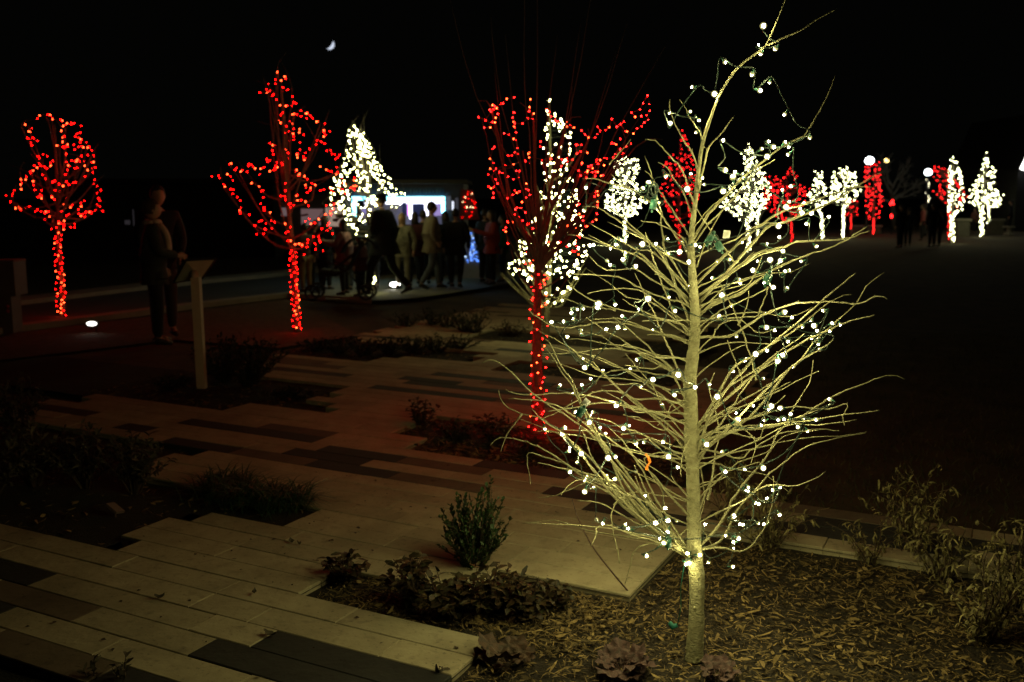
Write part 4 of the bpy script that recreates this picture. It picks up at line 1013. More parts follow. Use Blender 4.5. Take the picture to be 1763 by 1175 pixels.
# ------------------------------------------------------------------ food trailer with the lit window
YF = 20.0
fp = YF / F_PX
def fx(x): return at(x, 335, YF).x
def fz(y): return at(882, y, YF).z
gz = -.02
trl = thing('food_trailer', 'food trailer with a serving window framed in bright blue-white light behind the queue', 'trailer', Vector((fx(700), YF, gz)))
x0, x1, zt = fx(596), fx(793), fz(317)
mb = MB()
wx0, wx1, wz0, wz1 = fx(609), fx(764), fz(397), fz(343)
D = 2.0
def wallbox(a, b, z0, z1, y0=YF, y1=YF + .06, m=None, target=None):
    (target or mb).box(((a + b) / 2, (y0 + y1) / 2, (z0 + z1) / 2), (b - a, y1 - y0, z1 - z0))
zb = .32
wallbox(x0, wx0, zb, zt); wallbox(wx1, x1, zb, zt); wallbox(wx0 + .001, wx1 - .001, zb, wz0); wallbox(wx0 + .001, wx1 - .001, wz1, zt)
wallbox(x0, x1, zb, zt, YF + D, YF + D + .06); wallbox(x0 - .06, x0 - .002, zb, zt, YF, YF + D); wallbox(x1 + .002, x1 + .06, zb, zt, YF, YF + D)
part('body', mb, mat('dusky_panel', (.035, .035, .05), .6, .2, 5), trl, smooth=False)
mb = MB(); mb.box(((x0 + x1) / 2, YF + D / 2, zt + .045), (x1 - x0 + .35, D + .5, .08), taper=.96); part('roof', mb, M['roof'], trl, smooth=False)
mb = MB(); mb.box(((x0 + x1) / 2, YF + D / 2, zb - .03), (x1 - x0, D, .05)); part('floor', mb, M['metal'], trl, smooth=False)
E_BAR = glow('light_bar', (.26, .82, 1.0), 6); E_IN = glow('window_lamp', (.80, .80, 1.0), 4.5); E_VIO = glow('violet_tube', (.62, .25, 1.0), 3.0)
for a, b, c_, d_ in ((607, 766, 339, 345), (607, 613, 346, 392), (760, 766, 346, 367)):
    mb = MB(); mb.box(((fx(a) + fx(b)) / 2, YF - .05, (fz(c_) + fz(d_)) / 2), (fx(b) - fx(a), .05, abs(fz(c_) - fz(d_)))); part('light_bar', mb, E_BAR, trl, smooth=False)
# inside: back shelf wall, ceiling lamps, menu board, posts
mb = MB(); wallbox(wx0, wx1, wz0, wz1 + .02, YF + 1.3, YF + 1.34); part('inner_wall', mb, mat('lilac_wall', (.55, .5, .65), .6, .2, 3), trl, smooth=False)
for a, b, c_, d_, m in ((625, 700, 346, 352, E_IN), (704, 757, 346, 351, E_IN), (702, 707, 349, 378, E_IN), (729, 735, 350, 372, E_IN), (699, 701, 350, 372, E_VIO), (745, 758, 352, 372, glow('dim_violet_pane', (.55, .42, .95), .6)), (618, 640, 358, 376, glow('menu_screen', (.42, .35, .85), .55))):
    mb = MB(); mb.box(((fx(a) + fx(b)) / 2, YF + .25, (fz(c_) + fz(d_)) / 2), (fx(b) - fx(a), .03, abs(fz(c_) - fz(d_)))); part('window_lamp', mb, m, trl, smooth=False)
for a, b, c_, d_ in ((708, 728, 352, 374), (690, 698, 349, 372)):
    mb = MB(); mb.box(((fx(a) + fx(b)) / 2, YF + .2, (fz(c_) + fz(d_)) / 2), (fx(b) - fx(a), .03, abs(fz(c_) - fz(d_)))); part('menu_board', mb, mat('plum_board', (.05, .02, .09), .6, .2, 8), trl, smooth=False)
mb = MB(); mb.box(((wx0 + wx1) / 2, YF - .18, wz0 - .02), (wx1 - wx0, .34, .035)); part('counter', mb, M['white'], trl, smooth=False)
mb = MB(); mb.box(((fx(664) + fx(765)) / 2, YF - .03, (fz(323) + fz(336)) / 2), (fx(765) - fx(664), .03, fz(323) - fz(336))); sb = part('sign_board', mb, M['bluep'], trl, smooth=False)
mb = MB()
xx = fx(678)
while xx < fx(758):
    h = R.uniform(.05, .09); mb.box((xx, YF - .05, fz(330)), (R.uniform(.02, .04), .006, h)); xx += R.uniform(.05, .08)
part('lettering', mb, mat('pale_blue_paint', (.08, .16, .22), .6, .2, 8), trl, smooth=False)
for a, b, c_, d_, m in ((769, 776, 338, 362, glow('side_pane', (.55, .62, .75), .12)), (778, 781, 347, 362, glow('side_tube', (.8, .85, 1), 1.4)), (784, 789, 341, 362, glow('side_pane2', (.5, .5, .6), .08))):
    mb = MB(); mb.box(((fx(a) + fx(b)) / 2, YF - .012, (fz(c_) + fz(d_)) / 2), (fx(b) - fx(a), .02, abs(fz(c_) - fz(d_)))); part('pane', mb, m, trl, smooth=False)
for wx in (fx(640), fx(745)):
    w = MB(); w.tube([(wx, YF - .02, .22), (wx, YF + .16, .22)], .24, 16); part('wheel', w, M['black'], trl)
# red trailer nose with lamps
nose = thing('decorated_panel', 'slanted red panel dotted with lamps at the right end of the bright trailer', 'panel', Vector((fx(808), YF - .3, gz)))
mb = MB(); yq = YF - .3
quad = [(fx(795), fz(326)), (fx(815), fz(328)), (fx(826), fz(378)), (fx(792), fz(378))]
mb.add([(x, yq, z) for x, z in quad] + [(x, yq + .12, z) for x, z in quad], [(3, 2, 1, 0), (4, 5, 6, 7), (0, 1, 5, 4), (1, 2, 6, 5), (2, 3, 7, 6), (3, 0, 4, 7)]); part('panel', mb, mat('red_fabric', (.11, .012, .012), .7, .4, 12), nose, smooth=False)
mb = MB()
for x in (fx(797), fx(822)): mb.tube([(x, yq + .06, fz(377)), (x, yq + .06, gz)], .03, 6)
part('leg', mb, M['metal'], nose)
mb = MB(); mb2 = MB()
for _ in range(20): mb.ball((fx(R.uniform(797, 820)), yq - .02, fz(R.uniform(331, 374))), .008)
for _ in range(7): mb2.ball((fx(R.uniform(798, 816)), yq - .02, fz(R.uniform(333, 366))), .009)
part('bulb', mb, glow('small_red_lamp', REDC, 9), nose, kind='stuff'); part('bulb', mb2, glow('small_warm_lamp', (1, .8, .4), 8), nose, kind='stuff')

# second trailer behind the left red tree
Y2 = 22.0
def gx(x): return at(x, 335, Y2).x
def gzz(y): return at(882, y, Y2).z
t2 = thing('food_trailer', 'dim white and red trailer left of the bright one, half hidden by the red tree', 'trailer', Vector((gx(545), Y2, gz)))
mb = MB(); mb.box(((gx(482) + gx(592)) / 2, Y2 + 1, (gzz(342) + .3) / 2), (gx(592) - gx(482), 2, gzz(342) - .3)); part('body', mb, mat('trailer_white', (.05, .045, .05), .6, .2, 3), t2, smooth=False)
mb = MB(); mb.box(((gx(482) + gx(592)) / 2, Y2 + 1, gzz(342) + .05), (gx(592) - gx(482) + .3, 2.3, .08), taper=.95); part('roof', mb, M['roof'], t2, smooth=False)
for a, b, c_, d_, col, L in ((484, 496, 358, 372, (.8, .55, .55), .16), (518, 556, 360, 388, (.75, .45, .45), .17), (560, 604, 357, 390, (1, .7, .55), .30)):
    mb = MB(); mb.box(((gx(a) + gx(b)) / 2, Y2 - .03, (gzz(c_) + gzz(d_)) / 2), (gx(b) - gx(a), .03, abs(gzz(c_) - gzz(d_)))); part('window', mb, glow('lit_pane', col, L), t2, smooth=False)
for k in range(9):
    mb = MB(); x = R.uniform(520, 602); y = R.uniform(362, 384); mb.box((gx(x), Y2 - .06, gzz(y)), (R.uniform(.05, .16), .02, R.uniform(.04, .12)), Matrix.Rotation(R.uniform(-.5, .5), 3, 'Y')); part('poster', mb, M['redp'], t2, smooth=False)
for wx in (gx(505), gx(570)):
    w = MB(); w.tube([(wx, Y2 - .02, .25), (wx, Y2 + .16, .25)], .27, 16); part('wheel', w, M['black'], t2)

# sandwich board with a lit blue tree picture
Ya = 18.6
def ax(x): return at(x, 335, Ya).x
def az(y): return at(882, y, Ya).z
ab = thing('sandwich_board', 'white sandwich board with a glittering blue picture right of the queue', 'sign', Vector((ax(812), Ya, gz)))
for sgn, nm in ((-1, 'front_board'), (1, 'rear_board')):
    q = [(ax(801), az(398)), (ax(818), az(398)), (ax(829), az(479)), (ax(794), az(479))]
    mb = MB(); vs = []
    for th in (0, .02):
        for i, (x, z) in enumerate(q): vs.append((x, Ya + .22 + sgn * ((.03 if i < 2 else .25) + th), z))
    mb.add(vs, [(3, 2, 1, 0), (4, 5, 6, 7), (0, 1, 5, 4), (1, 2, 6, 5), (2, 3, 7, 6), (3, 0, 4, 7)]); part(nm, mb, mat('board_white', (.42, .45, .55), .5, .15, 6), ab, smooth=False)
mb = MB(); mb2 = MB()
for _ in range(60):
    t = R.random() ** .6; y = 402 + 50 * t; hw = 2 + 12 * t; x = 810 + R.uniform(-hw, hw)
    (mb if R.random() < .7 else mb2).ball((ax(x), Ya + .22 - .06 - .22 * (y - 398) / 81, az(y)), R.uniform(.008, .017), sc3=(1, .4, 1))
part('blue_dots', mb, glow('blue_dot', (.10, .28, 1), 2.2), ab, kind='stuff'); part('pale_dots', mb2, glow('pale_dot', (.5, .7, 1), 2.4), ab, kind='stuff')

# ------------------------------------------------------------------ people
def skinned(name, V, E, root_i=0, sub=1):
    me = bpy.data.meshes.new(name); me.from_pydata([v[0] for v in V], E, [])
    o = bpy.data.objects.new(name, me); COL.objects.link(o)
    m = o.modifiers.new('s', 'SKIN'); m.use_smooth_shade = True
    for i, v in enumerate(V):
        r = v[1]; me.skin_vertices[0].data[i].radius = (r, r * (v[2] if len(v) > 2 else 1)); me.skin_vertices[0].data[i].use_root = (i == root_i)
    ss_ = o.modifiers.new('u', 'SUBSURF'); ss_.levels = sub; ss_.render_levels = sub
    dg = bpy.context.evaluated_depsgraph_get(); ev = o.evaluated_get(dg)
    out = bpy.data.meshes.new_from_object(ev); bpy.data.objects.remove(o); bpy.data.meshes.remove(me)
    return out
def person(x, yfeet, ytop, label, coat, legs, face=0, stride=0.0, hair='short', armL=(.08, .0, 0), armR=(.08, .0, 0), hairm=None, scarf=None, coat_len=.46, hat=None, bag=None, wide=1.0, YY=None, lean=0.0, group=None, z0=None):
    g = gnd(x, yfeet) if YY is None else at(x, yfeet, YY)
    if YY is not None: g.z = -.03 if z0 is None else z0
    h = at(x, ytop, g.y).z - g.z
    root = thing('person', label, 'person', g, group); root.rotation_euler = (0, 0, face)
    w = wide
    def J(a, b, c): return (a * h, b * h + lean * h * max(0, c - .5), c * h)
    sh = .105 * (.55 + .45 * w)
    s = stride
    hipL, hipR = J(-.05 * w, 0, .5), J(.05 * w, 0, .5)
    kL, kR = J(-.052 * w, .10 * s + .012, .275), J(.052 * w, -.05 * s + .012, .275)
    aL, aR = J(-.052 * w, .15 * s, .045), J(.052 * w, -.22 * s, .05 + .03 * s)
    tL, tR = J(-.056 * w, .15 * s + .085, .018), J(.056 * w, -.22 * s + .08, .018)
    def arm(side, a):
        out, fwd, bend = a
        S_ = J(side * sh, 0, .80); El = J(side * (sh + .03 + out * .3), fwd * .10 - .01, .645 + bend * .01)
        Wr = J(side * (sh + .02 + out * .3 - bend * .08), fwd * .10 + .02 + bend * .13, .50 + bend * .15)
        return S_, El, Wr
    LS, LE, LW = arm(-1, armL); RS, RE, RW = arm(1, armR)
    V = [(J(0, 0, .53), .070 * h, .75), (J(0, 0, .63), .064 * h, .7), (J(0, 0, .75), .074 * h, .62), (J(0, 0, .825), .034 * h), (J(0, .004, .87), .030 * h),
         (hipL, .05 * h), (kL, .033 * h), (aL, .022 * h), (tL, .02 * h),
         (hipR, .05 * h), (kR, .033 * h), (aR, .022 * h), (tR, .02 * h),
         (LS, .033 * h), (LE, .024 * h), (LW, .017 * h), (RS, .033 * h), (RE, .024 * h), (RW, .017 * h)]
    E = [(0, 1), (1, 2), (2, 3), (3, 4), (0, 5), (5, 6), (6, 7), (7, 8), (0, 9), (9, 10), (10, 11), (11, 12), (2, 13), (13, 14), (14, 15), (2, 16), (16, 17), (17, 18)]
    for wi, ei in ((15, 14), (18, 17)):
        wv = Vector(V[wi][0]); dr = (wv - Vector(V[ei][0])).normalized(); sd = dr.cross(Vector((1, 0, 0)) if abs(dr.x) < .8 else Vector((0, 1, 0))).normalized(); nn = dr.cross(sd)
        pi = len(V); V.append((tuple(wv + dr * .026 * h), .017 * h, .6)); E.append((wi, pi))
        for k, ln in enumerate((.040, .046, .044, .036)):
            b1 = wv + dr * .05 * h + sd * (k - 1.5) * .010 * h; b2 = b1 + dr * ln * .6 * h + nn * .006 * h; V.append((tuple(b1), .0055 * h)); V.append((tuple(b2), .0045 * h)); E += [(pi, len(V) - 2), (len(V) - 2, len(V) - 1)]
        th = wv + dr * .03 * h + sd * -.022 * h; V.append((tuple(th), .006 * h)); V.append((tuple(th + dr * .02 * h), .005 * h)); E += [(pi, len(V) - 2), (len(V) - 2, len(V) - 1)]
    me = skinned('body', V, E)
    bm = bmesh.new(); bm.from_mesh(me)
    hc = Vector(J(0, .012, .93))
    r = bmesh.ops.create_icosphere(bm, subdivisions=3, radius=1)
    for v in r['verts']:
        p = v.co.copy(); q = Vector((p.x * .043 * h, p.y * .054 * h, p.z * .068 * h))
        if p.z < -.2: q.x *= 1 - .35 * (-p.z - .2); q.y *= 1 - .15 * (-p.z - .2)
        if p.y > .55:                                    # face
            nz_ = math.exp(-((p.x / .16) ** 2 + ((p.z + .12) / .22) ** 2)); q.y += nz_ * .014 * h
            for e in (-.36, .36): q.y -= math.exp(-(((p.x - e) / .15) ** 2 + ((p.z - .08) / .12) ** 2)) * .006 * h
            q.y += math.exp(-((p.x / .28) ** 2 + ((p.z + .52) / .08) ** 2)) * .003 * h
        for e in (-1, 1):                                # ears
            q.x += e * math.exp(-(((p.x - e) / .3) ** 2 + ((p.y + .05) / .18) ** 2 + ((p.z + .02) / .22) ** 2)) * .007 * h
        v.co = q + hc
    bm.to_mesh(me); bm.free()
    me.materials.clear(); me.materials.append(M['skin']); me.polygons.foreach_set('use_smooth', [True] * len(me.polygons))
    link('body', me, root)
    # trousers
    def grow(idx, edges, k, rid=0, extra=None):
        VV = [(V[i][0], V[i][1] + k * h, *(V[i][2:] if len(V[i]) > 2 else ())) for i in idx]
        mm = {j: i for i, j in enumerate(idx)}
        return VV, [(mm[a], mm[b]) for a, b in edges]
    VV, EE = grow([0, 5, 6, 7, 9, 10, 11], [(0, 5), (5, 6), (6, 7), (0, 9), (9, 10), (10, 11)], .011)
    mt = skinned('trousers', VV, EE); mt.materials.clear(); mt.materials.append(legs); link('trousers', mt, root)
    VV, EE = grow([0, 1, 2, 13, 14, 15, 16, 17, 18], [(0, 1), (1, 2), (2, 13), (13, 14), (14, 15), (2, 16), (16, 17), (17, 18)], .013)
    VV[0] = (VV[0][0], .088 * h * w, .78); VV[1] = (VV[1][0], .084 * h * w, .75); VV[2] = (J(0, -.004, .755), .096 * h * w ** .8, .70)
    for i_ in (3, 6): VV[i_] = (VV[i_][0], .050 * h)
    VV.append((J(0, 0, coat_len), .088 * h * w, .8)); EE.append((0, len(VV) - 1)); VV.append((J(0, 0, .832), .043 * h)); EE.append((2, len(VV) - 1))
    mt = skinned('coat', VV, EE); mt.materials.clear(); mt.materials.append(coat); link('coat', mt, root)
    for a, t in ((aL, tL), (aR, tR)):
        A, T = Vector(a), Vector(t); sm = MB()
        sm.tube([A + Vector((0, -.025 * h, -.028 * h)), A + Vector((0, 0, -.012 * h)), (A + T) / 2 + Vector((0, 0, -.004 * h)), T + Vector((0, .012 * h, -.003 * h))], [.016 * h, .028 * h, .024 * h, .014 * h], 8)
        link('shoe', mesh('shoe', sm, M['shoe']), root)
    hm = MB(); vv, ff = ICO[2]
    vs = []
    for p in vv:
        k = 1.12; q = Vector((p.x * .045 * h * k, p.y * .055 * h * k - .008 * h, p.z * .068 * h * k + .006 * h))
        if p.y > .45 and p.z < .35: q.y = min(q.y, .02 * h); q.x *= .85
        if p.z < -.25 and hair == 'short': q.z = max(q.z, -.03 * h); q *= .92
        if p.z < -.25 and hair == 'long': q.z -= .055 * h; q.x *= 1.15; q.y = min(q.y, .0)
        vs.append(q + hc)
    hm.add(vs, ff); link('hair', mesh('hair', hm, hairm or M['hair']), root)
    if hat:
        ht = MB(); ht.ball(hc + Vector((0, -.004 * h, .022 * h)), .062 * h, sub=2, sc3=(.92, 1.05, .85)); ht.tube([hc + Vector((0, 0, .012 * h)), hc + Vector((0, 0, .030 * h))], [.060 * h, .060 * h], 14); link('hat', mesh('hat', ht, hat), root)
    if scarf:
        st = MB(); P = []
        for i in range(13):
            a = i / 12 * 2 * math.pi; P.append(Vector((math.cos(a) * .05 * h, math.sin(a) * .045 * h + .008 * h, .845 * h + .006 * h * math.sin(a * 2))))
        st.tube(P, .019 * h, 7); e = [Vector(J(.02, .05, .83)), Vector(J(.045, .085, .78)), Vector(J(.05, .10, .71)), Vector(J(.045, .098, .63))]; st.tube(smooth_path(e, 3), [.020 * h] * 10, 7)
        link('scarf', mesh('scarf', st, scarf), root)
    return root
def cl(name, c, v=.2): return mat(name, c, .85, v, 14, .3)
C_olive, C_black, C_tan, C_jean, C_mar, C_red, C_grn, C_pale, C_beige, C_pink, C_navy = (cl('olive_cloth', (.03, .036, .027)), cl('black_cloth', (.010, .010, .012)), cl('tan_cloth', (.16, .13, .085)), cl('denim', (.07, .08, .10)), cl('maroon_cloth', (.06, .012, .015)),
    cl('red_cloth', (.30, .035, .02)), cl('green_cloth', (.02, .16, .04)), cl('pale_cloth', (.17, .155, .105), .5), cl('beige_cloth', (.14, .125, .085)), mat('pink_print', (.30, .14, .15), .85, .0, 22, .3, col2=(.07, .04, .05)), cl('navy_cloth', (.015, .018, .03)))
C_cream = cl('cream_knit', (.55, .42, .32))
q = 'visitors queueing in front of the bright trailer'
person(272, 594, 344, 'person in a dark green-grey coat and cream scarf standing by the sign board', C_olive, C_black, face=-1.15, scarf=C_cream, hair='short', hairm=cl('brown_hair', (.05, .025, .015)), armL=(.05, .3, .2), armR=(.03, .3, .8), coat_len=.47, wide=1.3)
person(284, 578, 320, 'taller person in black half hidden behind the one with the cream scarf', C_black, cl('brown_trousers', (.03, .02, .015)), face=-2.6, armL=(.03, .2, .3), armR=(.03, .2, .3), wide=1.0)
person(664, 508, 333, 'tall dark person in a hat striding left in front of the lit window', C_black, C_black, face=1.25, stride=1.0, hat=C_black, wide=1.65, coat_len=.41, armL=(.1, .3, .5), armR=(.1, -.3, .3), lean=.06, group=q)
person(622, 510, 405, 'child in a dark red jacket beside the striding person', C_mar, C_black, face=1.2, hair='long', group=q, wide=1.4)
person(595, 508, 378, 'person in a pink patterned coat pushing the stroller', C_pink, C_black, face=1.4, armL=(.05, .8, 1.4), armR=(.05, .8, 1.4), hair='long', wide=1.5, group=q)
person(694, 497, 368, 'person in a pale coat and beige trousers right of the striding person', C_pale, C_beige, face=2.9, hair='long', armR=(.05, .6, 1.8), wide=1.3, group=q, hairm=cl('fair_hair', (.25, .17, .09)))
person(716, 494, 366, 'person in a maroon jacket with their back turned, waiting at the window', C_mar, C_black, face=.1, hair='long', group=q, wide=1.4)
person(744, 498, 348, 'person in a tan jacket and jeans walking past the window', C_tan, C_jean, face=-1.2, stride=.7, armL=(.05, .3, .4), armR=(.05, -.3, .3), wide=1.35, group=q)
person(768, 492, 365, 'dark person half hidden behind the one in the tan jacket', C_navy, C_navy, face=.6, hair='long', wide=1.4, group=q)
person(785, 496, 360, 'dark slim person at the right end of the queue', C_black, C_black, face=-.3, stride=.35, group=q, wide=1.45, coat_len=.42)
person(847, 490, 362, 'person in an orange-red top and long dark skirt right of the blue board', C_red, C_black, face=1.9, wide=1.35, hair='long', armL=(.1, .6, 1.6), group=q)
person(866, 486, 370, 'person in a green top behind the one in orange-red', C_grn, C_navy, face=1.6, group=q)
person(528, 503, 385, 'person in tan trousers seen behind the trunk of the pointed red tree', C_mar, cl('tan_trousers', (.16, .11, .05)), face=.6, group=q)
person(562, 500, 372, 'dark person standing behind the stroller', C_black, C_navy, face=-.5, group=q, hair='long')
for x, yf, yt, lab, c1, c2, f, wd in ((730, 490, 362, 'dark person between the maroon jacket and the tan jacket', C_navy, C_black, .3, 1.3), (612, 500, 372, 'dark person seen left of the tall striding one', C_black, C_navy, .8, 1.4), (546, 497, 380, 'dark person left of the stroller', C_navy, C_black, -.2, 1.3),
                                  (835, 487, 360, 'dark person just left of the one in orange-red', C_black, C_black, -.8, 1.2), (640, 498, 366, 'dark person hidden behind the tall striding one', C_navy, C_navy, .2, 1.4)):
    person(x, yf, yt, lab, c1, c2, face=f, wide=wd, group=q, hair='long' if wd > 1.3 else 'short')
gq = 'people strolling across the lawn'
person(1549, 427, 352, 'dark person on the lawn below the amber lamp', C_black, C_black, face=.5, YY=31, group=gq)
person(1562, 424, 358, 'shorter dark person beside the one below the amber lamp', C_navy, C_black, face=-.4, YY=32, group=gq)
person(1604, 424, 350, 'taller dark person under the lower white globe lamp', C_black, C_navy, face=.2, YY=31.5, group=gq)
person(1617, 424, 362, 'dark person just right of the one under the lower globe lamp', C_navy, C_black, face=1.0, YY=32, group=gq)
person(1587, 412, 352, 'person in a dull red top left of the lower globe lamp', cl('dull_red', (.20, .04, .04)), C_black, face=1.0, YY=36, group=gq)
person(1737, 408, 345, 'dark person standing by the small table near the right edge', C_navy, C_black, face=1.0, YY=44, group=gq)
person(1676, 408, 358, 'person in a brownish top between the two tall white trees', cl('brown_cloth', (.16, .08, .06)), C_black, face=2.0, YY=43, group=gq)

# stroller
g = gnd(588, 516); st_ = thing('stroller', 'dark stroller with small wheels parked left of the red-jacketed child', 'stroller', g)
def wheel(c, r):
    mbw = MB(); pts = [Vector(c) + Vector((math.cos(a / 16 * 6.283) * r, 0, math.sin(a / 16 * 6.283) * r)) for a in range(17)]
    mbw.tube(pts, .018, 6); mbw.tube([Vector(c) - Vector((0, .02, 0)), Vector(c) + Vector((0, .02, 0))], .025, 8)
    for a in range(5): mbw.tube([Vector(c), Vector(c) + Vector((math.cos(a * 1.257) * r, 0, math.sin(a * 1.257) * r))], .006, 4)
    part('wheel', mbw, M['black'], st_)
for dx in (-.42, .42):
    for dy in (-.2, .2): wheel(g + Vector((dx, dy, .13)), .11)
mb = MB()
for dy in (-.22, .22):
    mb.tube([g + Vector((-.42, dy, .13)), g + Vector((-.15, dy, .45)), g + Vector((.25, dy, .75)), g + Vector((.45, dy, .98)), g + Vector((.52, dy, 1.0))], .013, 6); mb.tube([g + Vector((.42, dy, .13)), g + Vector((.1, dy, .5)), g + Vector((-.2, dy, .62))], .013, 6)
mb.tube([g + Vector((.52, -.22, 1.0)), g + Vector((.52, .22, 1.0))], .016, 6); part('frame', mb, M['metal'], st_)
mb = MB(); vs = []
prof = [(-.32, .42), (-.05, .38), (.12, .45), (.32, .85)]
for dy in (-.2, .2):
    for x, z in prof: vs.append(g + Vector((x, dy, z)))
for dy in (-.2, .2):
    for x, z in prof: vs.append(g + Vector((x + .02, dy, z + .07)))
fs = [(i, i + 1, 5 + i, 4 + i) for i in range(3)] + [(8 + i, 12 + i, 13 + i, 9 + i) for i in range(3)] + [(i, 8 + i, 9 + i, i + 1) for i in range(3)] + [(4 + i, 5 + i, 13 + i, 12 + i) for i in range(3)]
mb.add(vs, fs); part('seat', mb, C_black, st_)
mb = MB(); vs = []
for i in range(7):
    a = math.radians(20 + i * 22)
    for dy in (-.22, .22): vs.append(g + Vector((.28 - math.cos(a) * .32 + .05, dy, .62 + math.sin(a) * .38)))
    for dy in (-.20, .20): vs.append(g + Vector((.28 - math.cos(a) * .30 + .05, dy, .62 + math.sin(a) * .36)))
mb.add(vs, [(4 * i, 4 * i + 1, 4 * i + 5, 4 * i + 4) for i in range(6)] + [(4 * i + 2, 4 * i + 6, 4 * i + 7, 4 * i + 3) for i in range(6)] + [(4 * i, 4 * i + 4, 4 * i + 6, 4 * i + 2) for i in range(6)] + [(4 * i + 1, 4 * i + 3, 4 * i + 7, 4 * i + 5) for i in range(6)]); part('canopy', mb, C_navy, st_)

# ------------------------------------------------------------------ sign board on a post, utility cabinet
g = gnd(348, 670, -.04); sgn = thing('sign_stand', 'reading board tilted on a single pale post in the dark bed at left', 'sign', g)
tpz = at(336, 478, g.y - .02); mb = MB()
mb.box(((g.x + tpz.x) / 2, g.y, (g.z + tpz.z) / 2), (.072, .072, tpz.z - g.z), Matrix.Rotation((tpz.x - g.x) / (tpz.z - g.z), 3, 'Y')); part('post', mb, M['post'], sgn, smooth=False)
A = at(320, 450, g.y - .02); B = at(371, 447, g.y + .02); C_ = at(347, 481, g.y + .06); D_ = at(299, 488, g.y + .16)
nrm = (B - A).cross(D_ - A).normalized()
mb = MB(); mb.add([A, B, C_, D_] + [p + nrm * .02 for p in (A, B, C_, D_)], [(0, 1, 2, 3), (7, 6, 5, 4), (4, 5, 1, 0), (5, 6, 2, 1), (6, 7, 3, 2), (7, 4, 0, 3)]); part('board', mb, M['panel'], sgn, smooth=False)
mb = MB()
for a, b in ((A, B), (B, C_), (C_, D_), (D_, A)): mb.tube([a + nrm * .01, b + nrm * .01], .014, 4)
part('frame', mb, M['metal'], sgn, smooth=False)
mb = MB(); mb.tube([tpz - Vector((0, 0, .02)), (A + B + C_ + D_) / 4 + nrm * .0], .035, 6); part('bracket', mb, M['post'], sgn)
g = gnd(14, 572, -.05); cab = thing('utility_pedestal', 'pale utility pedestal with a wider top box at the left edge', 'pedestal', g); pm_ = g.y / F_PX
mb = MB(); zt_ = at(18, 450, g.y).z; zm = at(18, 508, g.y).z
mb.box((at(17, 540, g.y).x - .03, g.y, (g.z + zm) / 2), (.24, .24, zm - g.z)); part('base', mb, M['cabinet'], cab, smooth=False)
mb = MB(); mb.box((at(12, 480, g.y).x, g.y, (zt_ + zm) / 2 + .003), (.34, .30, zt_ - zm)); mb.box((at(12, 480, g.y).x, g.y, zt_ + .012), (.37, .33, .02), taper=.9); part('box', mb, M['cabinet'], cab, smooth=False)
mb = MB(); mb.ball((at(22, 525, g.y).x, g.y - .13, at(22, 526, g.y).z), .025); mb.ball((at(22, 532, g.y).x, g.y - .13, at(22, 534, g.y).z), .025); part('red_glint', mb, M['redp'], cab)  # red reflection on the pedestal, painted as two small red balls

# ------------------------------------------------------------------ far right: tables, low walls, lit gable; far left building
def table(x, y, Y, w, label):
    c = at(x, y, Y); b = Vector((c.x, c.y, -.075)); root = thing('round_table', label, 'table', b, 'tables beyond the lawn')
    mbx = MB(); mbx.tube([c - Vector((0, 0, .05)), c], [w / 2, w / 2], 20); part('table_top', mbx, M['concrete'], root)
    mbx = MB(); mbx.tube([b, b + Vector((0, 0, .05)), b + Vector((0, 0, .1)), c - Vector((0, 0, .05))], [.22, .2, .08, .07], 10); part('leg', mbx, M['concrete'], root)
table(1737, 390, 42, .5, 'small pale pedestal table near the right edge of the lawn')
def lowwall(xa, xb, y, Y, label):
    a, b = at(xa, y, Y), at(xb, y, Y); g_ = Vector(((a.x + b.x) / 2, Y, -.075)); h = a.z + .075
    root = thing('low_wall', label, 'wall', g_, 'low walls beyond the lawn')
    mbx = MB(); mbx.box((g_.x, Y, -.075 + (h - .09) / 2), (b.x - a.x, .3, h - .09)); part('wall', mbx, mat('grey_block', (.12, .11, .09), .9, .2, 6), root, smooth=False)
    mbx = MB(); mbx.box((g_.x, Y, -.075 + h - .04), (b.x - a.x + .1, .4, .07)); part('coping', mbx, M['concrete'], root, smooth=False)
lowwall(1646, 1668, 377, 41, 'low wall with pale coping just right of the tall spindle tree')
lowwall(1704, 1726, 377, 43, 'low wall with pale coping right of the broad pointed tree')
lowwall(1463, 1515, 388, 44, 'long low wall behind the red pillar of lamps')
pv = thing('pavilion', 'building with a white lit gable edge cut off by the right side of the view', 'building', Vector((25, 47, -.075)))
a = at(1753, 294, 46); pk = at(1800, 196, 46); e2 = Vector((2 * pk.x - a.x, 46, a.z))
mb = MB(); vs = [(a.x, 46, -.075), (e2.x, 46, -.075), (e2.x, 46, a.z), (pk.x, 46, pk.z), (a.x, 46, a.z)]
vs += [(x, y + 7, z) for x, y, z in vs]
mb.add(vs, [(0, 1, 2, 3, 4), (9, 8, 7, 6, 5), (0, 4, 9, 5), (1, 6, 7, 2), (0, 5, 6, 1)]); part('wall', mb, mat('dark_siding', (.02, .02, .02), .9, .2, 4), pv, smooth=False)
mb = MB()
for p0, p1 in ((a, pk), (e2, pk)):
    q0 = Vector(p0) + Vector((0, -.3, 0)); q1 = Vector(p1) + Vector((0, -.3, 0)); up_ = Vector((0, 0, .1))
    mb.add([q0, q1, q1 + Vector((0, 7.6, 0)), q0 + Vector((0, 7.6, 0)), q0 + up_, q1 + up_, q1 + up_ + Vector((0, 7.6, 0)), q0 + up_ + Vector((0, 7.6, 0))], [(3, 2, 1, 0), (4, 5, 6, 7), (0, 1, 5, 4), (1, 2, 6, 5), (2, 3, 7, 6), (3, 0, 4, 7)])
part('roof', mb, M['black'], pv, smooth=False)
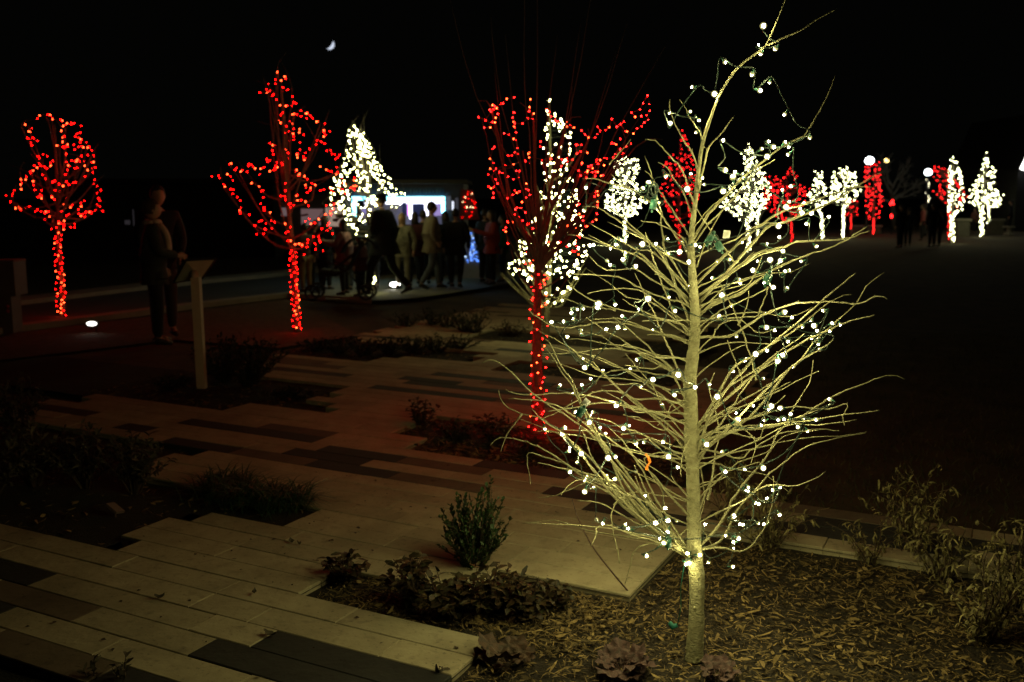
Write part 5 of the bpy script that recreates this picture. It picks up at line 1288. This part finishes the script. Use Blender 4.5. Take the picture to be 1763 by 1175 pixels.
mb = MB(); mb.tube([a + Vector((0, -.36, .04)), pk + Vector((0, -.36, .04))], .11, 6); mb.tube([e2 + Vector((0, -.36, .04)), pk + Vector((0, -.36, .04))], .11, 6); part('light_tube', mb, glow('gable_tube', (1, 1, .95), 5), pv)
hs = thing('distant_building', 'black unlit building with one faint window behind the couple at left', 'building', at(215, 470, 27) * 1.0)
def hx(x): return at(x, 335, 27).x
def hz(y): return at(882, y, 27).z
hs.location = (hx(230), 27, -.075)
mb = MB(); mb.box(((hx(60) + hx(470)) / 2, 29, (hz(318)) / 2 - .04), (hx(470) - hx(60), 4, hz(318) + .07)); part('wall', mb, mat('black_wall', (.012, .012, .012), .9, .2, 4), hs, smooth=False)
mb = MB(); mb.box(((hx(60) + hx(470)) / 2, 29, hz(312)), (hx(470) - hx(60) + .6, 4.6, .12)); part('roof', mb, M['black'], hs, smooth=False)
mb = MB(); mb.box(((hx(212) + hx(230)) / 2, 26.97, hz(375)), (hx(230) - hx(212), .03, .5)); wn = part('window', mb, M['black'], hs, smooth=False)
mb = MB(); mb.box(((hx(213) + hx(223)) / 2, 26.94, hz(383)), (.14, .02, .12)); part('pane', mb, glow('faint_pane', (.4, .35, .4), .05), wn, smooth=False)
mb = MB(); mb.box(((hx(228) + hx(230)) / 2, 26.94, hz(375)), (.025, .02, .45)); part('pane', mb, glow('faint_pane2', (.4, .35, .4), .05), wn, smooth=False)
mb = MB(); mb.box(((hx(160) + hx(235)) / 2, 26.9, hz(312)), (hx(235) - hx(160), .04, .05)); part('gutter', mb, M['concrete'], hs, smooth=False)

# ------------------------------------------------------------------ plants
def leaf_at(mbx, p, d, up, L, w, curl=0.0, fold=.2, seg=2, mi=0):
    d = d.normalized(); s = d.cross(up)
    s = s.normalized() if s.length > 1e-4 else d.orthogonal().normalized(); n_ = s.cross(d); vs = []; n = seg
    c = Vector(p)
    for k in range(n + 1):
        t = k / n; ww = w * (math.sin(math.pi * (.12 + .80 * t)) ** .8) * .5
        vs += [c - s * ww + n_ * fold * ww, c, c + s * ww + n_ * fold * ww]
        an = curl / n; dd = d * math.cos(an) - n_ * math.sin(an); n_ = n_ * math.cos(an) + d * math.sin(an); d = dd
        c = c + d * (L / n)
    fs = []
    for k in range(n): fs += [(3 * k, 3 * k + 1, 3 * k + 4, 3 * k + 3), (3 * k + 1, 3 * k + 2, 3 * k + 5, 3 * k + 4)]
    mbx.add(vs, fs, mi)
def shrub(name, label, cat, base, h, w, nst, nl, ll, lw, ml, curl=0.4, spread=1.0, group=None, droop=0.0, upright=.7, ms=None, lfrom=.25, wav=.05, seg=2, ldir=.5):
    root = thing(name, label, cat, base, group); sm = MB(); lm = MB()
    for i in range(nst):
        a = R.uniform(0, 6.283); rr = w * math.sqrt(R.random()) * spread
        tip = Vector((math.cos(a) * rr, math.sin(a) * rr * .8, h * R.uniform(upright, 1.0) * (1 - .35 * (rr / max(w, .01)) ** 2)))
        P = []
        for k in range(5):
            t = k / 4; P.append(Vector(base) + Vector((tip.x * t ** 1.3 * .95, tip.y * t ** 1.3 * .95, tip.z * t)) + Vector((R.gauss(0, wav), R.gauss(0, wav), 0)) * t * h * .5 + Vector((math.cos(a) * rr * .12, math.sin(a) * rr * .12, 0)))
        if droop: P[-1].z -= droop * h; P[-1].x += math.cos(a) * droop * h; P[-2].z -= droop * h * .2
        S = smooth_path(P, 3); sm.tube(S, [max(.0012, .0035 * (1 - j / len(S)) + .001) for j in range(len(S))], 4, cap=False)
        for j in range(nl):
            t = lfrom + (1 - lfrom) * (j + R.random()) / nl; idx = min(len(S) - 2, int(t * (len(S) - 1))); p = S[idx].lerp(S[idx + 1], R.random())
            tg = (S[idx + 1] - S[idx]).normalized(); b = R.uniform(0, 6.283)
            o_ = Vector((math.cos(b), math.sin(b), R.uniform(-.2, .5)))
            leaf_at(lm, p, tg * ldir + o_ * (1 - ldir), Vector((R.gauss(0, .4), R.gauss(0, .4), 1)), ll * R.uniform(.6, 1.25), lw * R.uniform(.7, 1.2), curl * R.gauss(1, .6), seg=seg)
    part('stem', sm, ms or M['stem'], root); part('foliage', lm, ml, root, kind='stuff')
    return root
def G_(x, y): return gnd(x, y, -.05)
shrub('boxwood_shrub', 'upright green shrub with small oval leaves at the edge of the pale paving', 'shrub', G_(815, 992), .45, .16, 85, 44, .021, .013, M['leaf'], .3, upright=.5, lfrom=.05, ldir=.65)
shrub('boxwood_shrub', 'single tall thin leafy shoot rising behind the upright green shrub', 'shrub', G_(846, 958), .42, .012, 2, 14, .020, .012, M['leaf'], .3, wav=.02, lfrom=.4, ldir=.6)
for x, y, h, w, n, lab in ((592, 1012, .19, .10, 16, 'small dark bronze-leaved plant at the left tip of the front mulch bed'), (712, 1052, .27, .12, 22, 'bronze-leaved plant in front of the upright green shrub, on its left'), (775, 1075, .24, .14, 26, 'broad low bronze-leaved plant nearest the long pale pavers'),
                           (845, 1068, .26, .15, 28, 'bushy bronze-leaved plant below the upright green shrub'), (905, 1075, .22, .12, 22, 'bronze-leaved plant right of the bushy one, beside the open mulch'), (955, 1060, .16, .07, 10, 'sparse bronze-leaved plant at the right end of its row')):
    shrub('bronze_plant', lab, 'plant', G_(x, y), h, w, n, 13, .042, .026, M['redleaf'], .6, group='bronze-leaved plants in the front bed', lfrom=.2, ldir=.35)
# ruffled pink-bronze rosettes
def rosette(x, y, n, L, lab, m=None):
    b = G_(x, y); root = thing('rosette_plant', lab, 'plant', b, 'ruffled rosette plants at the bottom edge')
    for i in range(n):
        a = i * 2.4 + R.uniform(-.3, .3); tilt = R.uniform(.05, .7); L2 = L * R.uniform(.7, 1.1); lm = MB()
        d = Vector((math.cos(a) * math.cos(tilt), math.sin(a) * math.cos(tilt), math.sin(tilt))); s = Vector((-math.sin(a), math.cos(a), 0)); u = s.cross(d) * -1
        st0 = b + Vector((0, 0, .02)); c = st0 + d * L2 * .9 + Vector((0, 0, .02)); vs = [c]; K = 22
        for ring, rr in ((1, .5), (2, 1.0)):
            for k in range(K):
                an = 2 * math.pi * k / K; lobe = 1 + .13 * math.cos(an * 5) + .05 * math.cos(an * 11)
                r_ = L2 * .5 * rr * lobe; vs.append(c + d * math.cos(an) * r_ + s * math.sin(an) * r_ + u * (.09 * L2 * math.sin(an * 5 + i) * rr + R.gauss(0, .012 * L2) * rr))
        fs = [(0, 1 + k, 1 + (k + 1) % K) for k in range(K)] + [(1 + k, 1 + K + k, 1 + K + (k + 1) % K, 1 + (k + 1) % K) for k in range(K)]
        lm.add(vs, fs); lm.tube([st0, c - d * L2 * .4], .0018, 4); part('leaf', lm, m or M['heuch'], root)
rosette(1070, 1168, 11, .085, 'pinkish ruffled rosette plant at the bottom edge left of the nearest trunk')
rosette(875, 1155, 10, .09, 'brownish ruffled rosette plant beside the paving corner at the bottom', mat('brown_ruffle', (.10, .05, .03), .7, .0, 50, .4, col2=(.04, .03, .018)))
rosette(1235, 1182, 9, .06, 'pink ruffled rosette plant just under the nearest trunk at the bottom edge')
# strap-leaved grass clumps
def clump(x, y, n, L, lab, m, nm='grass_clump', wd=.007, rad=.05, grp=None, stiff=.0):
    b = G_(x, y); root = thing(nm, lab, 'grass', b, grp); lm = MB()
    for i in range(n):
        a = R.uniform(0, 6.283); l = L * R.uniform(.55, 1.1); p = Vector(b) + Vector((R.gauss(0, rad), R.gauss(0, rad), 0)); el = R.uniform(.5, 1.35); d = Vector((math.cos(a) * math.cos(el), math.sin(a) * math.cos(el), math.sin(el)))
        s = Vector((-math.sin(a), math.cos(a), 0)); vs = []; K = 6; c = p
        for k in range(K + 1):
            ww = wd * (1 - (k / K) ** 2) * .5 + .0004; vs += [c - s * ww, c + s * ww]; c = c + d * l / K; d = (d + Vector((math.cos(a), math.sin(a), -1.1 + stiff)) * (.12 + .17 * k / K * 2)).normalized()
            if c.z < -.0: c.z = .004
        lm.add(vs, [(2 * k, 2 * k + 1, 2 * k + 3, 2 * k + 2) for k in range(K)])
    part('blades', lm, m, root, kind='stuff'); return root
gg = 'strap-leaved grass clumps in the left bed'
for x, y, n, L, lab in ((372, 862, 220, .30, 'dark grass clump at the left of the row overhanging the pale paving'), (420, 874, 240, .32, 'dark grass clump in the middle of the row overhanging the pale paving'), (470, 882, 230, .31, 'dark grass clump second from the right tip of its row'), (505, 880, 170, .27, 'dark grass clump at the right tip of the row, blades curling over the paving'), (395, 850, 130, .24, 'dark grass clump at the back of the row')):
    clump(x, y, n, L, lab, M['liri'], grp=gg)
dg = 'faded leafy plants in the dark left bed'
for x, y, h, w, n, lab in ((232, 855, .42, .16, 22, 'faded leafy plant at the right end of the dark left bed'), (150, 845, .42, .2, 26, 'faded leafy plant in the middle of the dark left bed'), (60, 840, .45, .22, 26, 'tall faded leafy plant at the left of the dark left bed'), (35, 760, .5, .2, 22, 'faded plant at the far left edge rising above the others'), (-10, 860, .4, .2, 20, 'faded plant cut off by the left edge of the view')):
    shrub('leafy_plant', lab, 'plant', G_(x, y), h, w * 1.1, int(n * 1.4), 20, .05, .016, M['drydark'], .8, group=dg, lfrom=.35, seg=3)
mb = MB(); p = gnd(198, 875, .02); mb.box(p, (.085, .06, .012), Matrix.Rotation(.5, 3, 'Y') @ Matrix.Rotation(-.4, 3, 'Z')); mb.tube([p, p - Vector((0, 0, .09))], .004, 4)
thing('plant_label', 'small pale plate on a stake in the dark left bed', 'label', p, data=mesh('plant_label', mb, M['cabinet'], p, False))
db = 'dark round bushes around the sign bed'
for x, y, h, w, n, lab in ((430, 668, .52, .33, 60, 'large dark round bush behind the sign post'), (385, 660, .48, .28, 46, 'dark bush left of the large round one behind the sign post'), (300, 672, .12, .2, 18, 'low spreading dark plant at the foot of the sign post'), (500, 690, .12, .2, 20, 'low dark plant at the front corner of the sign bed')):
    shrub('dark_bush', lab, 'shrub', G_(x, y), h, w, n, 26, .04, .02, M['bush'], .5, group=db, lfrom=.05)
mg = 'low dark shrubs in the middle bed'
for i, (x, y, s) in enumerate(((545, 607, .2), (585, 612, .26), (625, 616, .27), (668, 614, .3), (712, 612, .28), (755, 610, .3), (790, 607, .26))):
    lab = ('leftmost', 'second from left', 'third from left', 'middle', 'third from right', 'second from right', 'rightmost')[i] + ' of the low dark shrubs in the middle planting bed'
    shrub('low_shrub', lab, 'shrub', G_(x, y), s * .8, .24, 26, 18, .04, .018, M['bush'], .5, group=mg, lfrom=.05)
fg_ = 'dark shrubs in the far planting bed'
for x, y, h, lab in ((700, 568, .24, 'leftmost dark shrub in the far bed, on the pale strip'), (742, 566, .26, 'dark shrub second from left in the far bed'), (772, 570, .3, 'dark shrub third from left in the far bed'), (800, 578, .34, 'dark shrub in the middle of the far bed'), (820, 580, .38, 'tallest spiky dark shrub in the far bed'), (880, 582, .22, 'low brownish shrub at the right part of the far bed')):
    shrub('far_shrub', lab, 'shrub', G_(x, y), h, .26, 22, 16, .045, .018, M['redleaf'] if x == 880 else M['bush'], .5, group=fg_, lfrom=.05)
rg = 'plants in the red lit bed'
for x, y, h, w, n, lab in ((727, 742, .28, .12, 16, 'airy plant at the left end of the red lit bed'), (785, 765, .2, .16, 22, 'low plant in the middle of the red lit bed'), (850, 770, .26, .18, 24, 'spreading plant left of the red lit trunk'), (905, 790, .16, .14, 18, 'low plant just left of the foot of the red lit trunk'), (1000, 790, .15, .16, 18, 'low plant right of the red lit trunk')):
    shrub('bed_plant', lab, 'plant', G_(x, y), h, w, n, 13, .045, .022, M['redleaf'], .6, group=rg, lfrom=.25, ldir=.35)
# dried curly-leaved perennials at right
cg = 'dried curly-leaved perennials in the right bed'
for x, y, h, w, n, nl, lab in ((1570, 965, .56, .24, 20, 18, 'tall dried curly-leaved plant in front of the right-hand path'), (1500, 975, .32, .16, 9, 14, 'shorter dried curly-leaved plant left of the tall one'), (1620, 1010, .36, .2, 15, 16, 'dried plant leaning out over the mulch right of the tall one'),
                               (1690, 1120, .46, .18, 20, 18, 'dried curly plant near the lower right corner'), (1745, 1060, .50, .16, 20, 18, 'dried curly plant at the right edge'), (1320, 955, .42, .24, 20, 16, 'half green dried plant just right of the nearest trunk, behind it'), (1265, 925, .5, .2, 20, 16, 'dim dried plant directly behind the nearest trunk')):
    shrub('dried_plant', lab, 'plant', G_(x, y), h, w, n, nl, .058, .0085, M['dry'], 3.4, group=cg, lfrom=.2, seg=5, wav=.14, droop=.06, ldir=.45)
shrub('dried_plant', 'thin single dried stalk rising above the tall curly-leaved plant', 'plant', G_(1572, 975), .60, .01, 1, 5, .04, .01, M['dry'], 2.0, lfrom=.75, seg=4, wav=.05)
for x, y, h, n, lab in ((215, 1188, .14, 5, 'small dark sprig at the bottom left corner of the paving'), (160, 1185, .12, 4, 'small dark sprig left of the other one at the bottom edge'), (752, 1182, .10, 2, 'tiny sprig with one dark oval leaf at the bottom beside the paving')):
    shrub('small_sprig', lab, 'plant', G_(x, y), h, .04, n, 7, .03, .014, M['drydark'], .5, lfrom=.5)
